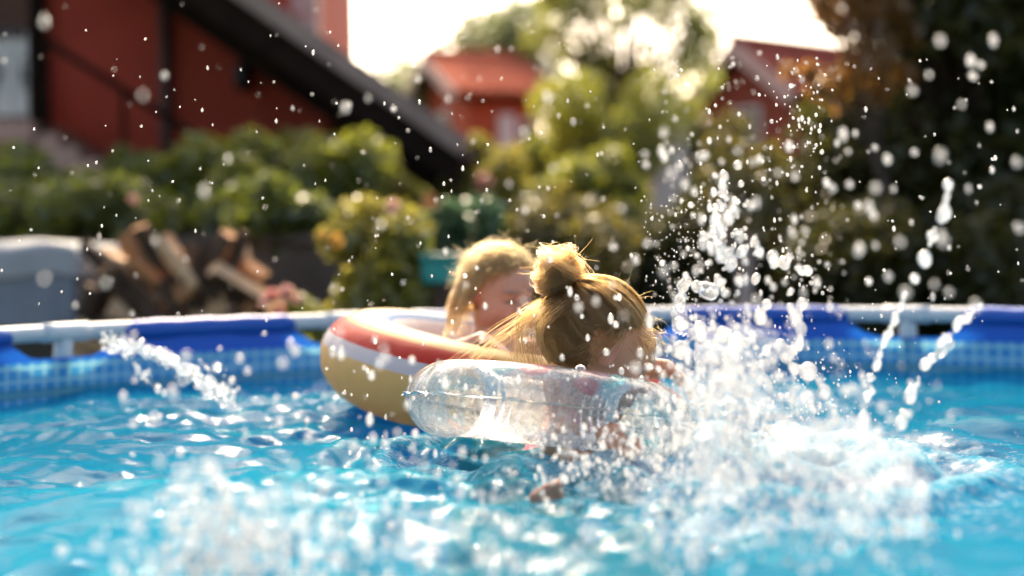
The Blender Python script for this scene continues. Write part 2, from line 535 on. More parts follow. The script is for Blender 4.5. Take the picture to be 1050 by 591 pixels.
# ------------------------------------------------------------------ ground and terrace
def grid_sheet(name, x0, x1, y0, y1, z, m, nx=2, ny=2, hole=None):
    X, Y = np.meshgrid(np.linspace(x0, x1, nx), np.linspace(y0, y1, ny), indexing='ij')
    V = np.stack([X.ravel(), Y.ravel(), np.full(X.size, z)], 1)
    i, j = np.meshgrid(np.arange(nx - 1), np.arange(ny - 1), indexing='ij')
    a = (i * ny + j).ravel()
    F = np.stack([a, a + ny, a + ny + 1, a + 1], 1)
    return mesh(name, V, F, m)
tag(grid_sheet('ground', -600, 600, -300, 900, 0.0, M['grass']), 'lawn around the pool', None, None, 'structure')
TZ = 0.98
terr = mesh('terrace', boxv((-40, 8.0, 0.004), (40, 60, TZ)), BOXF, M['soil'])
tag(terr, 'raised garden terrace behind the low wall', None, None, 'structure')
rw = empty('retaining_wall', 'low weathered concrete garden wall under the hedge', 'wall', (0, 7.85, 0))
box('wall_face', (-12, 7.75, 0.0), (12, 7.996, 1.02), M['concrete'], rw)
for k in range(20):
    x = -12 + k * 1.2
    box('coping_slab', (x + 0.006, 7.70, 1.022), (x + 1.194, 8.05, 1.075), M['concrete'], rw, 0.008)

# ------------------------------------------------------------------ red house on the left
h1 = empty('red_house', 'red rendered house with dark sloping eaves and outside stairs behind the hedge', 'house', (-3.0, 12.0, TZ))
WY = 12.0
def px_x(px, d): return at(px, 200, d).x
def px_z(px, py, d): return at(px, py, d).z
xl, xr = px_x(44, WY), px_x(338, WY)
PA, PB = at(238, -13, 10.0), at(474, 152, 10.0)        # the verge of the sloping roof
slope = (PB.z - PA.z) / (PB.x - PA.x)
def roof_z(x): return PA.z + (x - PA.x) * slope
def prism(name, prof, y0, y1, m, parent):
    n = len(prof)
    V = [(x, y0, z) for x, z in prof] + [(x, y1, z) for x, z in prof]
    F = [tuple(range(n)), tuple(range(2 * n - 1, n - 1, -1))] + [(i, i + n, (i + 1) % n + n, (i + 1) % n) for i in range(n)]
    return mesh(name, V, F, m, parent)
XT = PA.x - 1.85
prism('wall', [(xl, TZ - 0.1), (xr, TZ - 0.1), (xr, roof_z(xr) - 0.35), (xl, roof_z(xl) - 0.35)], WY, WY + 3.8, M['red'], h1)
roof = prism('roof', [(XT, roof_z(XT)), (PB.x, PB.z), (PB.x - 0.02, PB.z - 0.28), (XT, roof_z(XT) - 0.36)], 10.0, 14.6, M['darkwood'], h1)
for k in range(9):
    y = 10.35 + k * 0.45
    beam('rafter', (XT, y, roof_z(XT) - 0.40), (PB.x - 0.2, y, roof_z(PB.x - 0.2) - 0.36), 0.09, 0.14, M['darkwood'], roof)
beam('verge_board', (XT, 9.97, roof_z(XT) + 0.0), (PB.x + 0.02, 9.97, PB.z + 0.0), 0.05, 0.13, M['verge'], roof)
tube('gutter', [(PB.x + 0.04, 9.95, PB.z - 0.06), (PB.x + 0.04, 14.6, PB.z - 0.06)], 0.055, M['greypipe'], roof, 10)
for k in range(16):                                       # courses of tiles on the slope
    t0, t1 = k / 16, (k + 1.12) / 16
    xa, xb = XT + (PB.x - XT) * t0, XT + (PB.x - XT) * min(t1, 1.01)
    prism('tile_course', [(xa, roof_z(xa) + 0.012), (xb, roof_z(xb) + 0.045), (xb, roof_z(xb) + 0.025), (xa, roof_z(xa) + 0.002)], 10.03, 14.6, M['tiles_dark'], roof)
ux0, ux1 = XT - 1.0, px_x(326, 14.7)
prism('upper_wall', [(ux0, 1.5), (ux1, 1.5), (ux1, 5.2), (ux0, 5.2)], 14.7, 18.5, M['red'], h1)
zq = 1.2
k = 0
while zq < 5.15:                                          # pale corner stones
    w = 0.24 if k % 2 else 0.15
    box('corner_stone', (ux1 - w, 14.66, zq), (ux1 + 0.03, 14.95, zq + 0.24), M['quoin'], h1, 0.008)
    zq += 0.25; k += 1
zq = TZ; k = 0
while zq < roof_z(xr) - 0.62:
    w = 0.20 if k % 2 else 0.13
    box('corner_stone', (xr - w, WY - 0.035, zq), (xr + 0.03, WY + 0.25, zq + 0.24), M['quoin'], h1, 0.008)
    zq += 0.25; k += 1
prism('upper_roof', [(ux0 - 0.3, 5.2), (ux1 + 0.4, 5.2), ((ux0 + ux1) / 2, 6.3)], 14.3, 18.9, M['tiles_dark'], h1)
wux = px_x(300, 14.7)
# downpipe, wall lamp
dp = tube('downpipe', [(px_x(171.5, 11.92), 11.93, TZ), (px_x(171.5, 11.92), 11.93, roof_z(px_x(171.5, 11.92)) - 0.38)], 0.052, M['greypipe'], h1, 10)
lp = at(250, 78, 11.86)
lamp = mesh('wall_lamp', *tube_geo([(lp.x, 11.86, lp.z - 0.14), (lp.x, 11.86, lp.z - 0.08), (lp.x, 11.86, lp.z + 0.06), (lp.x, 11.86, lp.z + 0.13)], [0.03, 0.075, 0.085, 0.02], 12), M['blackmetal'], h1, True)
beam('bracket', (lp.x, 11.86, lp.z + 0.06), (lp.x, 12.0, lp.z + 0.06), 0.03, 0.03, M['blackmetal'], lamp)
# stair landing, steps, railing
lz = px_z(20, 124, 10.9)
lx = px_x(36, 10.9)
box('landing', (lx - 3.0, 10.9, lz - 0.16), (lx, 12.6, lz), M['stairs'], h1, 0.01)
box('landing_wall', (lx - 3.0, 11.0, TZ - 0.1), (lx - 0.05, 12.4, lz - 0.162), M['quoin'], h1)
nst = 8
for k in range(nst):
    z1 = lz - (k + 1) * 0.10
    x0 = lx + k * 0.155 + 0.002
    if z1 < TZ: break
    box('step', (x0, 10.95, TZ - 0.05), (x0 + 0.17, 11.85, z1), M['stairs'], h1, 0.008)
box('porch_wall', (lx - 3.2, 13.4, TZ - 0.1), (xl - 0.002, 13.6, 5.0), M['cream'], h1)
post_x = px_x(40, 11.05)
box('porch_post', (post_x - 0.045, 11.05, lz), (post_x + 0.045, 11.14, roof_z(xl) - 0.3), M['darkwood'], h1)
box('porch_post', (xl - 0.005, 11.86, lz - 0.3), (xl + 0.07, 11.996, roof_z(xl) - 0.37), M['brownwood'], h1)
dr = box('door', (lx - 1.2, 13.33, lz), (lx - 0.35, 13.396, lz + 1.95), M['brownwood'], h1)
box('handle', (lx - 0.45, 13.29, lz + 0.95), (lx - 0.40, 13.328, lz + 1.1), M['blackmetal'], dr)
# white wrought-iron railing panel in front of the porch
ra, rb = lx - 2.6, post_x - 0.055
zt = px_z(10, 33, 11.0)
rb = post_x - 0.05; ra = rb - 2.6
rl = beam('railing', (ra, 11.0, zt), (rb, 11.0, zt), 0.05, 0.06, M['blackmetal'], h1)
box('railing_panel', (ra, 11.02, lz + 0.05), (rb, 11.035, zt - 0.06), M['whitepaint'], rl)
nb = 22
for k in range(nb):
    x = ra + (rb - ra) * k / (nb - 1)
    tube('baluster', [(x, 10.99, lz), (x, 10.99, lz + (zt - lz) * 0.5), (x, 10.99, zt)], 0.011, M['whitepaint'], rl, 6)
    if k % 2 == 0 and k < nb - 1:
        th = np.linspace(0, 4 * math.pi, 20)
        xm = x + (rb - ra) / (nb - 1)
        tube('scroll', [(xm + 0.05 * (1 - q / 14) * math.cos(q), 10.985, (lz + zt) / 2 + 0.16 * (1 - q / 14) * math.sin(q)) for q in th], 0.009, M['blackmetal'], rl, 5)
h0, h1e = at(47, 42, 10.95), at(206, 143, 10.95)
hr = beam('handrail', h0, h1e, 0.05, 0.055, M['darkwood'], h1)
for k in range(7):
    t = k / 6
    p = h0.lerp(h1e, t)
    if k in (0, 3, 6):
        beam('handrail_post', p, (p.x, p.y, TZ - 0.02), 0.035, 0.035, M['darkwood'], hr, Vector((1, 0, 0)))

# ------------------------------------------------------------------ the two houses further back
def gable_house(name, label, loc, rz, L, Wd, eave, ridge, wallm, tilem, over=0.5, windows=()):
    """ridge along local X, front slope towards local -Y"""
    root = empty(name, label, 'house', loc)
    c, s = math.cos(rz), math.sin(rz)
    def T(pts): return [(loc[0] + c * x - s * y, loc[1] + s * x + c * y, loc[2] + z) for x, y, z in pts]
    def part(nm, pts, faces, m, par): return mesh(nm, T(pts), faces, m, par)
    def tbox(nm, lo, hi, m, par): return part(nm, boxv(lo, hi), BOXF, m, par)
    pts = [(x, y, z) for x in (-L / 2, L / 2) for y, z in ((-Wd / 2, 0), (Wd / 2, 0), (Wd / 2, eave), (0, ridge - 0.12), (-Wd / 2, eave))]
    part('wall', pts, [(4, 3, 2, 1, 0), (5, 6, 7, 8, 9), (0, 1, 6, 5), (1, 2, 7, 6), (2, 3, 8, 7), (3, 4, 9, 8), (4, 0, 5, 9)], wallm, root)
    sl = (ridge - eave) / (Wd / 2)
    ze = eave - over * sl
    roof = None
    for sy in (-1, 1):
        e = sy * (Wd / 2 + over)
        pts = [(x, y, z + dz) for x in (-L / 2 - over, L / 2 + over) for y, z in ((0, ridge), (e, ze)) for dz in (0, 0.12)]
        sh = part('roof', pts, [(0, 1, 3, 2), (4, 6, 7, 5), (0, 4, 5, 1), (2, 3, 7, 6), (1, 5, 7, 3), (0, 2, 6, 4)], M['darkwood'], root)
        # tile rows: half-round ribs running down the slope
        V, F = [], []
        nr = int((L + 2 * over) / 0.22)
        for k in range(nr):
            x = -L / 2 - over + 0.11 + k * 0.22
            v, f = tube_geo([(x, 0, ridge + 0.14), (x, e * 0.5, (ridge + ze) / 2 + 0.14), (x, e * 1.01, ze + 0.14)], 0.10, 6, True, len(V))
            V += v; F += f
        part('roof_tiles', V, F, tilem, sh)['kind'] = 'stuff'
        for sx in (-1, 1):
            x = sx * (L / 2 + over + 0.03)
            a, b = T([(x, 0, ridge + 0.05), (x, e, ze + 0.05)])
            beam('verge_board', a, b, 0.05, 0.24, M['quoin'], sh)
        roof = sh
    a, b = T([(-L / 2 - over, 0, ridge + 0.2), (L / 2 + over, 0, ridge + 0.2)])
    tube('ridge_tile', [a, b], 0.14, tilem, root, 8)
    for (x0, x1, z0, z1, face) in windows:
        if face == 'front':
            w = tbox('window', (x0, -Wd / 2 - 0.05, z0), (x1, -Wd / 2 - 0.003, z1), M['whitepaint'], root)
            tbox('pane', (x0 + 0.07, -Wd / 2 - 0.07, z0 + 0.07), (x1 - 0.07, -Wd / 2 - 0.052, z1 - 0.07), M['glass'], w)
        elif face == 'pilaster':
            tbox('pilaster', (x0, -Wd / 2 - 0.10, z0), (x1, -Wd / 2 - 0.003, z1), M['plaster'], root)
        else:
            w = tbox('window', (-L / 2 - 0.05, x0, z0), (-L / 2 - 0.003, x1, z1), M['whitepaint'], root)
            tbox('pane', (-L / 2 - 0.07, x0 + 0.07, z0 + 0.07), (-L / 2 - 0.052, x1 - 0.07, z1 - 0.07), M['glass'], w)
    return root
def house_at(name, label, px, py, d, deg, L, Wd, over, rise, wallm, tilem, windows):
    """the near-left end of the ridge is seen at pixel (px, py)"""
    a = at(px, py, d); t = math.radians(deg)
    c = (a.x + math.cos(t) * (L / 2 + over), d + math.sin(t) * (L / 2 + over), TZ)
    ridge = a.z - TZ - 0.2
    gable_house(name, label, c, t, L, Wd, ridge - rise * (Wd / 2) / (Wd / 2 + over), ridge, wallm, tilem, over, windows)
house_at('orange_house', 'small orange walled house with sunlit clay tile roof beyond the hedge', 435, 57, 32.0, 21, 1.7, 3.4, 0.42, 1.0, M['red2'], M['tiles'],
         ((-0.15, 0.2, 0.0, 3.0, 'pilaster'), (0.35, 0.75, 2.2, 2.9, 'front'), (-0.5, 0.2, 2.4, 3.2, 'gable')))
house_at('brick_red_house', 'dark brick-red gabled house half hidden by the tall dark tree', 751, 42, 26.0, 38, 3.6, 2.1, 0.34, 1.05, M['brickred'], M['tiles_dark'],
         ((-0.5, 0.1, 1.7, 2.5, 'front'), (0.7, 1.2, 1.7, 2.5, 'front'), (-0.35, 0.25, 1.9, 2.6, 'gable')))
# white plastered pillar between the trees
pp = at(684, 187, 14.0)
pil = empty('garden_pillar', 'white plastered pillar standing beyond the bushes beside the brick-red house', 'pillar', (pp.x, 14.0, TZ))
zt = px_z(684, 108, 14.0)
box('shaft', (pp.x - 0.17, 13.85, TZ), (pp.x + 0.17, 14.15, zt), M['plaster'], pil, 0.02)
box('cap', (pp.x - 0.20, 13.80, zt + 0.001), (pp.x + 0.20, 14.20, zt + 0.08), M['quoin'], pil, 0.02)

# ------------------------------------------------------------------ plants
def leaf_mesh(name, centers, rad, n, size, m, parent, seed, flat=0.5, aspect=2.0, tint_top=None):
    """n leaf blades (folded diamonds) scattered in clumps round the given centres"""
    r = np.random.default_rng(seed)
    C = np.asarray(centers, float); rad = np.broadcast_to(np.asarray(rad, float), (len(C),))
    w = rad ** 2; w = w / w.sum()
    ci = r.choice(len(C), size=n, p=w)
    d = r.normal(size=(n, 3)); d /= np.linalg.norm(d, axis=1)[:, None]
    P = C[ci] + d * (rad[ci] * r.uniform(0.25, 1.0, n) ** 0.6)[:, None]
    nrm = r.normal(size=(n, 3)) * 0.8 + d * 0.6 + np.array((0, 0, flat)); nrm /= np.linalg.norm(nrm, axis=1)[:, None]
    t = np.cross(nrm, r.normal(size=(n, 3))); t /= np.linalg.norm(t, axis=1)[:, None] + 1e-9
    b = np.cross(nrm, t)
    s = size * r.uniform(0.6, 1.35, n)[:, None]
    V = np.stack([P - t * s * 0.5, P + b * s / (2 * aspect) + nrm * s * 0.06, P + t * s * 0.5 - nrm * s * 0.1, P - b * s / (2 * aspect) + nrm * s * 0.06], 1).reshape(-1, 3)
    F = np.arange(4 * n).reshape(n, 4)
    tint = np.clip(0.42 * r.uniform(0, 1, len(C))[ci] + 0.58 * r.uniform(0, 1, n), 0, 1)
    if tint_top is not None:
        tint = np.clip(tint * 0.6 + 0.5 * np.clip((P[:, 2] - tint_top[0]) / (tint_top[1] - tint_top[0]), 0, 1), 0, 1)
    return mesh(name, V, F, m, parent, False, np.repeat(tint, 4))

def branch_mesh(name, base, centers, r0, m, parent, seed, every=1, trunk_top=0.5, lean=(0, 0)):
    rr = random.Random(seed)
    base = Vector(base)
    C = [Vector(c) for c in centers]
    mid = sum(C, Vector()) / len(C)
    top = base.lerp(mid, trunk_top) + Vector((lean[0], lean[1], 0))
    V, F = tube_geo([base, base.lerp(top, 0.35) + Vector((rr.uniform(-1, 1) * r0, rr.uniform(-1, 1) * r0, 0)), base.lerp(top, 0.7), top], [r0 * 1.25, r0, r0 * 0.85, r0 * 0.7], 8)
    for c in C[::every]:
        st = base.lerp(top, rr.uniform(0.55, 1.0))
        bend = st.lerp(c, 0.5) + Vector((0, 0, 0.12 * (c - st).length))
        v, f = tube_geo([st, bend, c], [r0 * 0.42, r0 * 0.26, r0 * 0.08], 6, True, len(V))
        V += v; F += f
    return mesh(name, V, F, m, parent, True)

def ell_clumps(c, r, n, seed, shell=0.55):
    q = np.random.default_rng(seed)
    d = q.normal(size=(n, 3)); d /= np.linalg.norm(d, axis=1)[:, None]
    return np.array(c) + d * np.array(r) * q.uniform(shell, 1.0, n)[:, None] * q.uniform(0.85, 1.12, (n, 1))

def plant(name, label, cat, x0, x1, ytop, d, zbase, m, n, size, seed, group=None, depth=0.55, nclump=26, crad=0.30, stem='stem', stemm='bark', leafname='crown', zlow=None, flat=0.5, aspect=2.0):
    """a shrub filling pixels x0..x1 up to ytop at distance d, growing from zbase"""
    xa, xb = px_x(x0, d), px_x(x1, d)
    zt = px_z((x0 + x1) / 2, ytop, d)
    zl = zbase if zlow is None else zlow
    cx, cz = (xa + xb) / 2, (zl + zt) / 2
    rx, rz_ = (xb - xa) / 2, (zt - zl) / 2
    rad = crad * min(rx, rz_) * 1.3
    C = ell_clumps((cx, d + depth * 0.3, cz), (max(rx - rad * 0.6, 0.05), depth, max(rz_ - rad * 0.6, 0.05)), nclump, seed)
    C[:, 2] = np.maximum(C[:, 2], zl + 0.03)
    root = empty(name, label, cat, (cx, d + depth * 0.3, zbase), group)
    q = np.random.default_rng(seed + 5)
    leaf_mesh(leafname, C, rad * q.uniform(0.7, 1.25, len(C)), n, size, M[m], root, seed + 1, flat, aspect)
    branch_mesh(stem, (cx, d + depth * 0.3, zbase), C, max(0.018, rx * 0.05), M[stemm], root, seed + 2, 2)
    return root

GH = 'hedge bushes along the garden wall'
plant('hedge_bush', 'dark leafy hedge bush at the foot of the pink steps', 'hedge', -60, 70, 140, 8.6, TZ, 'f_hedge', 5200, 0.075, 11, GH)
plant('hedge_bush', 'green hedge bush below the stair handrail of the red house', 'hedge', 50, 180, 150, 8.7, TZ, 'f_hedge', 5200, 0.075, 12, GH)
plant('hedge_bush', 'low hedge bush filling the gap under the downpipe', 'hedge', 110, 235, 148, 9.2, TZ, 'f_mid', 5200, 0.085, 61, GH)
plant('hedge_bush', 'bright hedge bush between wall lamp and pale corner stones', 'hedge', 245, 350, 130, 9.5, TZ, 'f_yellow', 4600, 0.085, 62, GH)
plant('hedge_bush', 'taller sunlit hedge bush under the wall lamp', 'hedge', 160, 300, 128, 8.9, TZ, 'f_mid', 6200, 0.075, 13, GH)
plant('hedge_bush', 'yellow-tipped hedge bush under the low end of the dark roof', 'hedge', 285, 420, 126, 9.1, TZ, 'f_mid', 6200, 0.075, 14, GH)
plant('trailing_hedge', 'dark creeper hanging over the concrete wall below the hedge', 'hedge', -40, 190, 178, 7.75, 0.92, 'f_hedge', 6000, 0.07, 15, None, 0.30, 30, 0.5)
plant('trailing_hedge', 'dark ivy over the wall top beside the yellow-green shrub', 'hedge', 180, 345, 185, 7.8, 0.98, 'f_hedge', 4600, 0.07, 16, None, 0.28, 24, 0.5)
plant('sunlit_shrub', 'bright yellow-green shrub in front of the small orange house', 'shrub', 430, 560, 138, 10.5, TZ, 'f_yellow', 5200, 0.085, 17)
plant('sunlit_shrub', 'pale green shrub between the two children and the pale tree', 'shrub', 540, 680, 148, 10.2, TZ, 'f_mid', 5600, 0.085, 18)
plant('backdrop_bush', 'green bush under the low end of the dark roof', 'shrub', 325, 455, 112, 16.0, TZ, 'f_mid', 5200, 0.12, 51, None, 0.6)
plant('backdrop_bush', 'green bush at the foot of the pale tree', 'shrub', 560, 740, 132, 16.5, TZ, 'f_olive', 5200, 0.12, 52, None, 0.6)
plant('backdrop_bush', 'olive bush between white pillar and brick-red house', 'shrub', 645, 790, 106, 17.5, TZ, 'f_olive', 5200, 0.12, 53, None, 0.6)
plant('backdrop_bush', 'green bush between orange house and pale tree', 'shrub', 525, 605, 112, 18.0, TZ, 'f_mid', 3600, 0.12, 54, None, 0.6)
plant('rose_shrub', 'large yellow-green rose shrub behind the striped swim ring', 'shrub', 325, 455, 188, 6.3, 0.0, 'f_yellow', 7500, 0.075, 19, None, 0.45, 40, 0.34, zlow=0.35)
plant('leafy_shrub', 'blue-green shrub behind the curly-haired child', 'shrub', 405, 520, 185, 6.8, 0.0, 'f_blue', 6500, 0.07, 20, None, 0.45, 36, 0.34, zlow=0.3)
plant('leafy_shrub', 'mid-green shrub behind the bun of the nearer child', 'shrub', 500, 660, 170, 7.2, 0.0, 'f_olive', 7500, 0.075, 21, None, 0.5, 40, 0.34, zlow=0.3)
plant('dark_shrub', 'dark shrub behind the tall plume of spray', 'shrub', 630, 800, 175, 7.4, 0.0, 'f_dark', 7500, 0.07, 22, None, 0.5, 44, 0.34, zlow=0.25)
plant('olive_shrub', 'olive-green shrub below the brick-red house', 'shrub', 715, 880, 160, 8.8, TZ, 'f_olive', 7500, 0.075, 23, None, 0.5, 40, 0.32)
plant('dark_shrub', 'dark shrub behind the white pool pipe under the tall tree', 'shrub', 790, 960, 185, 7.0, 0.0, 'f_dark', 8000, 0.07, 24, None, 0.5, 44, 0.34, zlow=0.25)
plant('dark_shrub', 'dark shrub at the picture edge behind the blue pool rim', 'shrub', 930, 1110, 170, 6.9, 0.0, 'f_dark', 8000, 0.07, 25, None, 0.5, 44, 0.34, zlow=0.25)
plant('coral_rose', 'low rose plant beside the firewood with coral pink flowers', 'plant', 255, 340, 292, 5.6, 0.0, 'f_mid', 2600, 0.06, 26, None, 0.22, 18, 0.4, zlow=0.3)

def flower(root, px, py, d, r, m, seed):
    p = at(px, py, d); r = r * 0.6
    q = np.random.default_rng(seed)
    d_ = q.normal(size=(40, 3)); d_ /= np.linalg.norm(d_, axis=1)[:, None]
    return leaf_mesh('flower', np.array(p)[None] + d_[:6] * r * 0.35, r * 0.7, 46, r * 1.1, M[m], root, seed, 0.2, 1.3)
byname = {o['label']: o for o in COL.objects if 'label' in o}
rr_ = byname['large yellow-green rose shrub behind the striped swim ring']
flower(rr_, 402, 212, 5.75, 0.045, 'petal_pink', 1)
flower(rr_, 346, 246, 5.75, 0.05, 'petal_orange', 2)
flower(rr_, 330, 240, 5.8, 0.03, 'petal_orange', 3)
cr = byname['low rose plant beside the firewood with coral pink flowers']
for i, (x, y, rr, mm) in enumerate(((280, 302, 0.055, 'petal_coral'), (293, 300, 0.05, 'petal_pink'), (285, 318, 0.045, 'petal_coral'), (272, 308, 0.035, 'petal_pink'), (306, 306, 0.035, 'petal_pink'))):
    flower(cr, x, y, 5.3, rr, mm, 10 + i)
lb = byname['blue-green shrub behind the curly-haired child']
for i, (x, y) in enumerate(((466, 310), (455, 315), (470, 300))):
    flower(lb, x, y, 6.2, 0.03, 'petal_red', 20 + i)
hs = byname['green hedge bush below the stair handrail of the red house']
flower(hs, 136, 206, 7.4, 0.045, 'petal_pink', 30)
sy_ = byname['bright yellow-green shrub in front of the small orange house']
flower(sy_, 497, 186, 9.7, 0.09, 'petal_pink', 31)

def tree(name, label, px, d, zbase, clumps, m, n, size, seed, r0, barkm='bark', every=1, top=0.6, flat=0.4, aspect=2.0):
    """clumps: (px, py, radius_m, depth offset)"""
    x = px_x(px, d)
    root = empty(name, label, 'tree', (x, d, zbase))
    C, R = [], []
    for (cx, cyy, r, dd) in clumps:
        p = at(cx, cyy, d + dd); C.append(tuple(p)); R.append(r)
    leaf_mesh('crown', C, R, n, size, M[m], root, seed, flat, aspect)
    branch_mesh('trunk', (x, d, zbase), C, r0, M[barkm], root, seed + 1, every, top)
    return root
q = random.Random(3)
def crowd(n, x0, x1, y0, y1, r0, r1, dd, test=lambda x, y: True):
    out = []
    while len(out) < n:
        x, y = q.uniform(x0, x1), q.uniform(y0, y1)
        if test(x, y): out.append((x, y, q.uniform(r0, r1), q.uniform(-dd, dd)))
    return out
# pale tree in the middle, sky showing through
tree('pale_tree', 'airy pale green tree with sky showing through beside the orange house', 625, 15.0, TZ,
     crowd(64, 530, 735, -70, 150, 0.13, 0.30, 1.0, lambda x, y: ((x - 635) / 100) ** 2 + ((y - 30) / 120) ** 2 < 1),
     'f_locust', 7000, 0.10, 41, 0.06)
tree('lower_tree', 'dark green tree in front of the orange house wall', 600, 12.5, TZ,
     crowd(30, 575, 690, 95, 165, 0.16, 0.30, 0.6), 'f_mid', 4200, 0.09, 42, 0.06)
tree('far_tree', 'pale far tree behind the orange house roof', 470, 34.0, TZ,
     crowd(30, 385, 560, 22, 110, 0.5, 0.9, 1.5, lambda x, y: y > 95 - (x - 375) * 0.62), 'f_far', 5200, 0.22, 43, 0.2)
# tall dark tree on the right
tree('dark_tree', 'tall dark evergreen tree filling the right side beside the brick-red house', 985, 8.2, TZ,
     crowd(110, 850, 1120, -90, 300, 0.18, 0.36, 0.7, lambda x, y: x > 850 + 45 * math.sin(y / 34.0) + max(0, (70 - y)) * 0.1 and not (y > 170 and x < 900)),
     'f_dark', 22000, 0.10, 44, 0.13)
tree('amber_backlight_tree', 'tree with amber backlight put into its leaf colour overhanging the brick-red house', 915, 7.3, TZ,
     [(835, -2, .05, 0), (846, 10, .07, 0), (858, 26, .07, .1), (868, -8, .09, 0), (880, 38, .08, 0), (868, 58, .05, 0), (848, 78, .06, .1), (828, 74, .06, 0), (808, 70, .05, 0), (868, 84, .07, 0), (888, 68, .09, 0), (838, 92, .06, 0), (898, 20, .09, 0),
      (905, 50, .09, 0), (915, 5, .1, 0), (925, 78, .08, .1), (893, 100, .07, 0), (860, 104, .06, 0), (930, 35, .09, .1), (875, 12, .07, 0), (905, 90, .07, 0)],
     'f_backlight', 1900, 0.055, 45, 0.035, 'bark', 2)  # clumps set along the dark tree's edge to show its backlit glow
tree('slim_tree', 'slim pale-trunked tree behind the tall plume of spray', 752, 6.4, 0.0,
     crowd(9, 725, 800, 160, 222, 0.07, 0.13, 0.3), 'f_olive', 1000, 0.06, 46, 0.036, 'palebark', 2, 0.93)

# ------------------------------------------------------------------ firewood heap, covered bin, teal box
def log_mesh(seed, split):
    r = np.random.default_rng(seed)
    n = 8 if not split else 5
    L = 0.34
    R = r.uniform(0.045, 0.065)
    if split:
        ang = np.array([0, 0.5, 1.05, 1.6]) + r.uniform(-0.1, 0.1, 4)
        prof = [(0, 0)] + [(R * 1.7 * math.cos(a), R * 1.7 * math.sin(a)) for a in ang]
        cx, cz = np.mean(prof, axis=0)
        prof = [(x - cx, z - cz) for x, z in prof]
    else:
        prof = [(R * math.cos(2 * math.pi * k / n) * r.uniform(0.9, 1.1), R * math.sin(2 * math.pi * k / n) * r.uniform(0.9, 1.1)) for k in range(n)]
    n = len(prof)
    V = []
    for t in (-0.5, -0.1, 0.3, 0.5):
        o = r.uniform(-0.008, 0.008, 2)
        for x, z in prof:
            V.append((x * r.uniform(0.93, 1.07) + o[0], t * L * r.uniform(0.97, 1.03), z * r.uniform(0.93, 1.07) + o[1]))
    F = [tuple(range(n))] + [tuple(range(4 * n - 1, 3 * n - 1, -1))]
    F += [(s * n + (i + 1) % n, s * n + i, (s + 1) * n + i, (s + 1) * n + (i + 1) % n) for s in range(3) for i in range(n)]
    me = bpy.data.meshes.new('log')
    me.from_pydata(V, [], F)
    me.materials.append(M['logbark']); me.materials.append(M['logwood'] if seed % 3 else M['logwood2'])
    for i, p in enumerate(me.polygons):
        side = (i - 2) % n
        p.material_index = 1 if i < 2 or (split and side in (0, n - 1)) else (1 if seed % 4 == 0 else 0)
    return me
LOGS = [log_mesh(100 + i, i % 4 != 3) for i in range(12)]
lq = random.Random(21)
# rows of the heap from the ground up; the upper ones lie every which way
for row in range(9):
    z = 0.06 + row * 0.108
    half = 0.39 - max(0, row - 5) * 0.03
    nlog = 9 if row < 5 else 8
    for k in range(nlog):
        for back in range(2 if row >= 4 else 1):
            x = -1.52 + (k - (nlog - 1) / 2) * (2 * half / nlog) * 1.06 + lq.uniform(-0.02, 0.02)
            o = bpy.data.objects.new('firewood_log', LOGS[lq.randrange(12)])
            o.location = (x, 6.3 + 0.26 * back + lq.uniform(-0.06, 0.06), z + lq.uniform(-0.02, 0.02))
            o.rotation_mode = 'QUATERNION'
            if row >= 4:
                rot = Matrix.Rotation(math.pi / 2 + lq.uniform(-0.6, 0.6), 3, 'Z') @ Matrix.Rotation(lq.choice((-1, 1, 1)) * lq.uniform(0.35, 1.25), 3, 'X') @ Matrix.Rotation(lq.uniform(0, 6.28), 3, 'Y')
            else:
                rot = Matrix.Rotation(lq.uniform(-0.2, 0.2), 3, 'Z') @ Matrix.Rotation(lq.uniform(0, 6.28), 3, 'Y')
            o.rotation_quaternion = rot.to_quaternion()
            s = lq.uniform(0.62, 0.95)
            o.scale = (s * 0.9, s * lq.uniform(0.9, 1.25), s * 0.9)
            link(o)
            look = ('bark-covered round', 'pale split', 'orange-brown split')[0 if LOGS.index(o.data) % 4 == 3 else (2 if (100 + LOGS.index(o.data)) % 3 == 0 else 1)]
            place = ('at the foot of the firewood heap', 'midway up the firewood heap', 'on top of the firewood heap')[0 if row < 4 else 1 if row < 7 else 2]
            side = ('next to the grey cover', 'halfway along', 'next to the rose plant')[0 if k < 3 else 1 if k < 6 else 2]
            tag(o, f'{look} log {place}, {side}', 'log', 'firewood logs heaped behind the pool')

